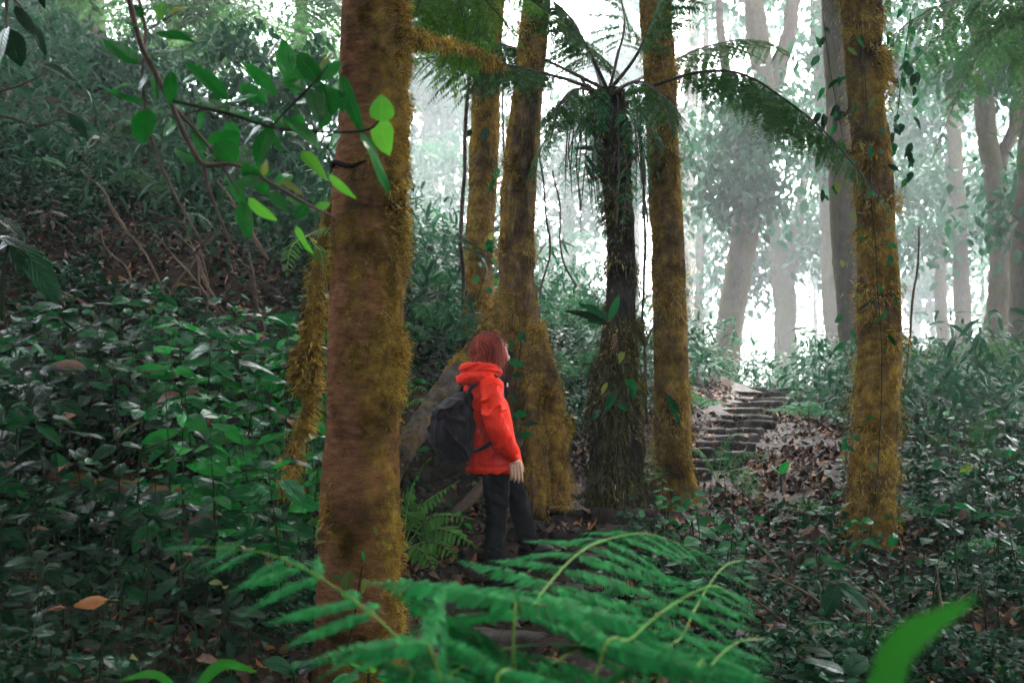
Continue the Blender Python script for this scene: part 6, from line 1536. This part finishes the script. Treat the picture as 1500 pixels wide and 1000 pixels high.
# single dead leaves large enough to pick out
pl = litter_points(170, (-1.0, 3.6), (4.6, 11), lambda x, y: (path_dist(x, y) < 0.2) & on_view(x, y, -20))
for x, y in pl:
    z = float(step_top(np.array([x]), np.array([y]))[0])
    a = rd.uniform(0, 6.28)
    o = place('fallen_leaf', rd.choice(L['dead']), None, (x, y, z + 0.03), (math.cos(a), math.sin(a), rd.uniform(-.1, .2)), (rd.gauss(0, .3), rd.gauss(0, .3), 1), rd.uniform(0.10, 0.17), 1.1)
    tag(o, 'curled brown dead leaf lying on the wet path', 'leaf', 'dead leaves fallen on the path')
for px, py, Yv, s, lab in ((1130, 920, 5.0, .22, 'large reddish-brown dead leaf in the lower right litter'), (1160, 805, 6.4, .2, 'large pinkish-brown dead leaf right of the blurred fern'), (1375, 868, 5.2, .14, 'yellow fallen leaf near the lower right corner'), (960, 768, 7.2, .16, 'orange-brown dead leaf on the stone step right of the person'), (1060, 928, 4.9, .2, 'tan dead leaf just under the blurred fern tips')):
    p = P(px, py, Yv); a = rd.uniform(-.5, .5)
    p.z = gz1(p.x, p.y) + 0.05
    tag(place('fallen_leaf', L['yellow'][0] if lab.startswith('yellow') else rd.choice(L['dead']), None, p, (math.cos(a), math.sin(a) * .4, .25), (0, -.6, 1), s, 1.2), lab, 'leaf')

def under(n, xr, yr, size, hmax, tpl, name, mat, seed, mask=None, m=60):
    r = np.random.default_rng(seed)
    out = []
    cnt = 0
    while cnt < n:
        x, y = r.uniform(*xr, 30000), r.uniform(*yr, 30000)
        z = gz(x, y)
        px, py = proj(x, y, z)
        k = (px > -m) & (px < 1500 + m) & (py < 1150) & (path_dist(x, y) > 0.10 + 0.15 * r.random(len(x)))
        cl = 0.5 + fbm(np.stack([x, y, x * 0], -1) * 1.4, 3, seed)
        k &= r.random(len(x)) < np.clip(cl, 0.05, 1)
        if mask is not None: k &= mask(x, y, px, py, r)
        h = hmax * np.clip(cl, .15, 1) * r.random(len(x)) ** 0.7
        if not callable(size): sz = size
        out.append(np.stack([x, y, z + h], -1)[k]); cnt += k.sum()
    p = np.vstack(out)[:n]
    d = np.stack([r.normal(0, 1, n), r.normal(-0.2, 1, n), r.normal(-.15, .45, n)], -1)
    nr = np.stack([r.normal(0, .4, n), r.normal(-.15, .4, n), np.ones(n)], -1)
    V_, F_ = scatter_np(tpl, p, d, nr, r.uniform(0.55, 1.25, n) * (size(p) if callable(size) else size))
    o = link(name, np_mesh(name, V_, F_, M[mat]))
    return tag(o, kind='stuff')
def bare(x, y, px, py, r):
    soil = (px > 150) & (px < 430) & (py > 320) & (py < 440) & (y > 7)
    hollow = (px > 590) & (px < 720) & (py > 500) & (py < 790) & (y > 6.8) & (y < 9)
    litter = (px > 1080) & (px < 1345) & (py > 720) & (py < 985)
    return ~((litter & (r.random(len(x)) < .75)) | (soil & (r.random(len(x)) < .85)) | (hollow & (r.random(len(x)) < .8)))
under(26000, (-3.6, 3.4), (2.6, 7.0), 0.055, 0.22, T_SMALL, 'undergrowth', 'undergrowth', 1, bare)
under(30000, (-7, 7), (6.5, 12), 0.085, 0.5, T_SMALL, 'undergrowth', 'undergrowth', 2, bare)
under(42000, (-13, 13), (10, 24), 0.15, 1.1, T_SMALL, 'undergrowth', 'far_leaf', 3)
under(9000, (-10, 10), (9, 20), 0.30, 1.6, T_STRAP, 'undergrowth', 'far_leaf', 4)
# a far thicket beyond the crest and up the hillside
c = []
for k in range(240):
    x, y = rg.uniform(-48, 50), rg.uniform(58, 100)
    g = gz1(x, y)
    px, py = proj(x, y, g + 2)
    top = 6.0 if 1030 < px < 1200 else 22.0
    c.append((x, y, g + rg.uniform(0.2, top if px < 900 else top * .6)))
for k in range(170):
    x, y = rg.uniform(-64, 66), rg.uniform(98, 118)
    c.append((x, y, gz1(x, y) + rg.uniform(0.5, 30)))
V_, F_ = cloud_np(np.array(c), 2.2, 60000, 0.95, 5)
tag(link('far_and_unseen_forest', np_mesh('far_and_unseen_forest', V_, F_, M['far_leaf'])), kind='stuff')

# unseen canopy and surrounding leaf masses, placed and gapped to shade the near slope
def canopy_mass(n, xr, yr, zf, size, seed, gaps=()):
    r = np.random.default_rng(seed)
    m = n // 14
    x, y = r.uniform(*xr, m), r.uniform(*yr, m)
    z = zf(x, y, r)
    keep = np.ones(m, bool)
    for gx_, gy_, gr, pr_ in gaps:
        keep &= ((x - gx_) ** 2 + (y - gy_) ** 2 > gr * gr) | (r.random(m) > pr_)
    V_, F_ = cloud_np(np.stack([x, y, z], -1)[keep], 0.45, int(n * keep.mean()), size, seed + 1, flat=0.5)
    return V_, F_
bag = Bag()
zc = lambda x, y, r: np.maximum(np.maximum(7.8, 3.0 + 0.53 * y), G(x, y) + 4.5) + r.uniform(0, 1.8, len(x))
bag.add(*canopy_mass(64000, (-13, 12), (-11, 22), zc, 0.40, 61, ((1.7, -1.2, 1.9, 0.92), (0.5, 5.4, 2.0, 0.92))))
bag.add(*canopy_mass(14000, (-6.5, -1.2), (-3.5, 3.4), lambda x, y, r: np.maximum(3.7, G(x, y) + 2.6) + r.uniform(0, 1.4, len(x)), 0.30, 71))  # low leaf mass added out of view to shade the lower left
bag.add(*canopy_mass(10000, (2.3, 6.5), (-3.0, 3.6), lambda x, y, r: 3.6 + r.uniform(0, 1.6, len(x)), 0.30, 73))  # unseen low leaves added to darken the lower right
tag(link('unseen_shade_canopy', bag.mesh('unseen_shade_canopy', M['far_leaf'])), kind='stuff')
bag = Bag()  # unseen forest behind and beside; nearer walls added to block low light
bag.add(*canopy_mass(15000, (-14, 14), (-15, -7), lambda x, y, r: G(x, y) + r.uniform(0, 9, len(x)), 0.45, 63))
bag.add(*canopy_mass(10000, (-7, -1.0), (-6.5, -2.5), lambda x, y, r: G(x, y) + r.uniform(0, 5.5, len(x)), 0.36, 69))
bag.add(*canopy_mass(5000, (3.0, 7.5), (-6.5, -2.0), lambda x, y, r: G(x, y) + r.uniform(0, 5.5, len(x)), 0.36, 70))
bag.add(*canopy_mass(9000, (9.5, 15), (-7, 11), lambda x, y, r: G(x, y) + r.uniform(0, 8.5, len(x)), 0.42, 65))
bag.add(*canopy_mass(7000, (-14, -8), (-7, 4), lambda x, y, r: G(x, y) + r.uniform(0, 7, len(x)), 0.42, 67))
tag(link('far_and_unseen_forest', bag.mesh('far_and_unseen_forest', M['far_leaf'])), kind='stuff')

# ------------------------------------------------------------------ the mist: one closed box of air round everything
hm, hn, hl = mat_base('mist')
ho = hn.new('ShaderNodeOutputMaterial'); hv = hn.new('ShaderNodeVolumePrincipled')
hv.inputs['Color'].default_value = (0.90, 0.95, 0.97, 1)
hv.inputs['Density'].default_value = 0.0023
hv.inputs['Anisotropy'].default_value = 0.1
hl.new(hv.outputs[0], ho.inputs['Volume'])
zt, zb = max((o.matrix_basis @ Vector(v))[2] for o in bpy.data.objects if o.type == 'MESH' and o.parent is None for v in o.bound_box) + 2.0, float(Z.min()) - 1.0
bm = bmesh.new(); bmesh.ops.create_cube(bm, size=1.0)
hz = bpy.data.meshes.new('haze'); bm.to_mesh(hz); bm.free(); hz.materials.append(hm)
EX, EY = (gx[0] - 1, gx[-1] + 1), (gy[0] - 1, gy[-1] + 1)
zt = max(zt, float(Z.max()) + 1.0)
haze = link('haze', hz, None, ((EX[0] + EX[1]) / 2, (EY[0] + EY[1]) / 2, (zt + zb) / 2))
haze.scale = (EX[1] - EX[0], EY[1] - EY[0], zt - zb)
tag(haze, kind='stuff')
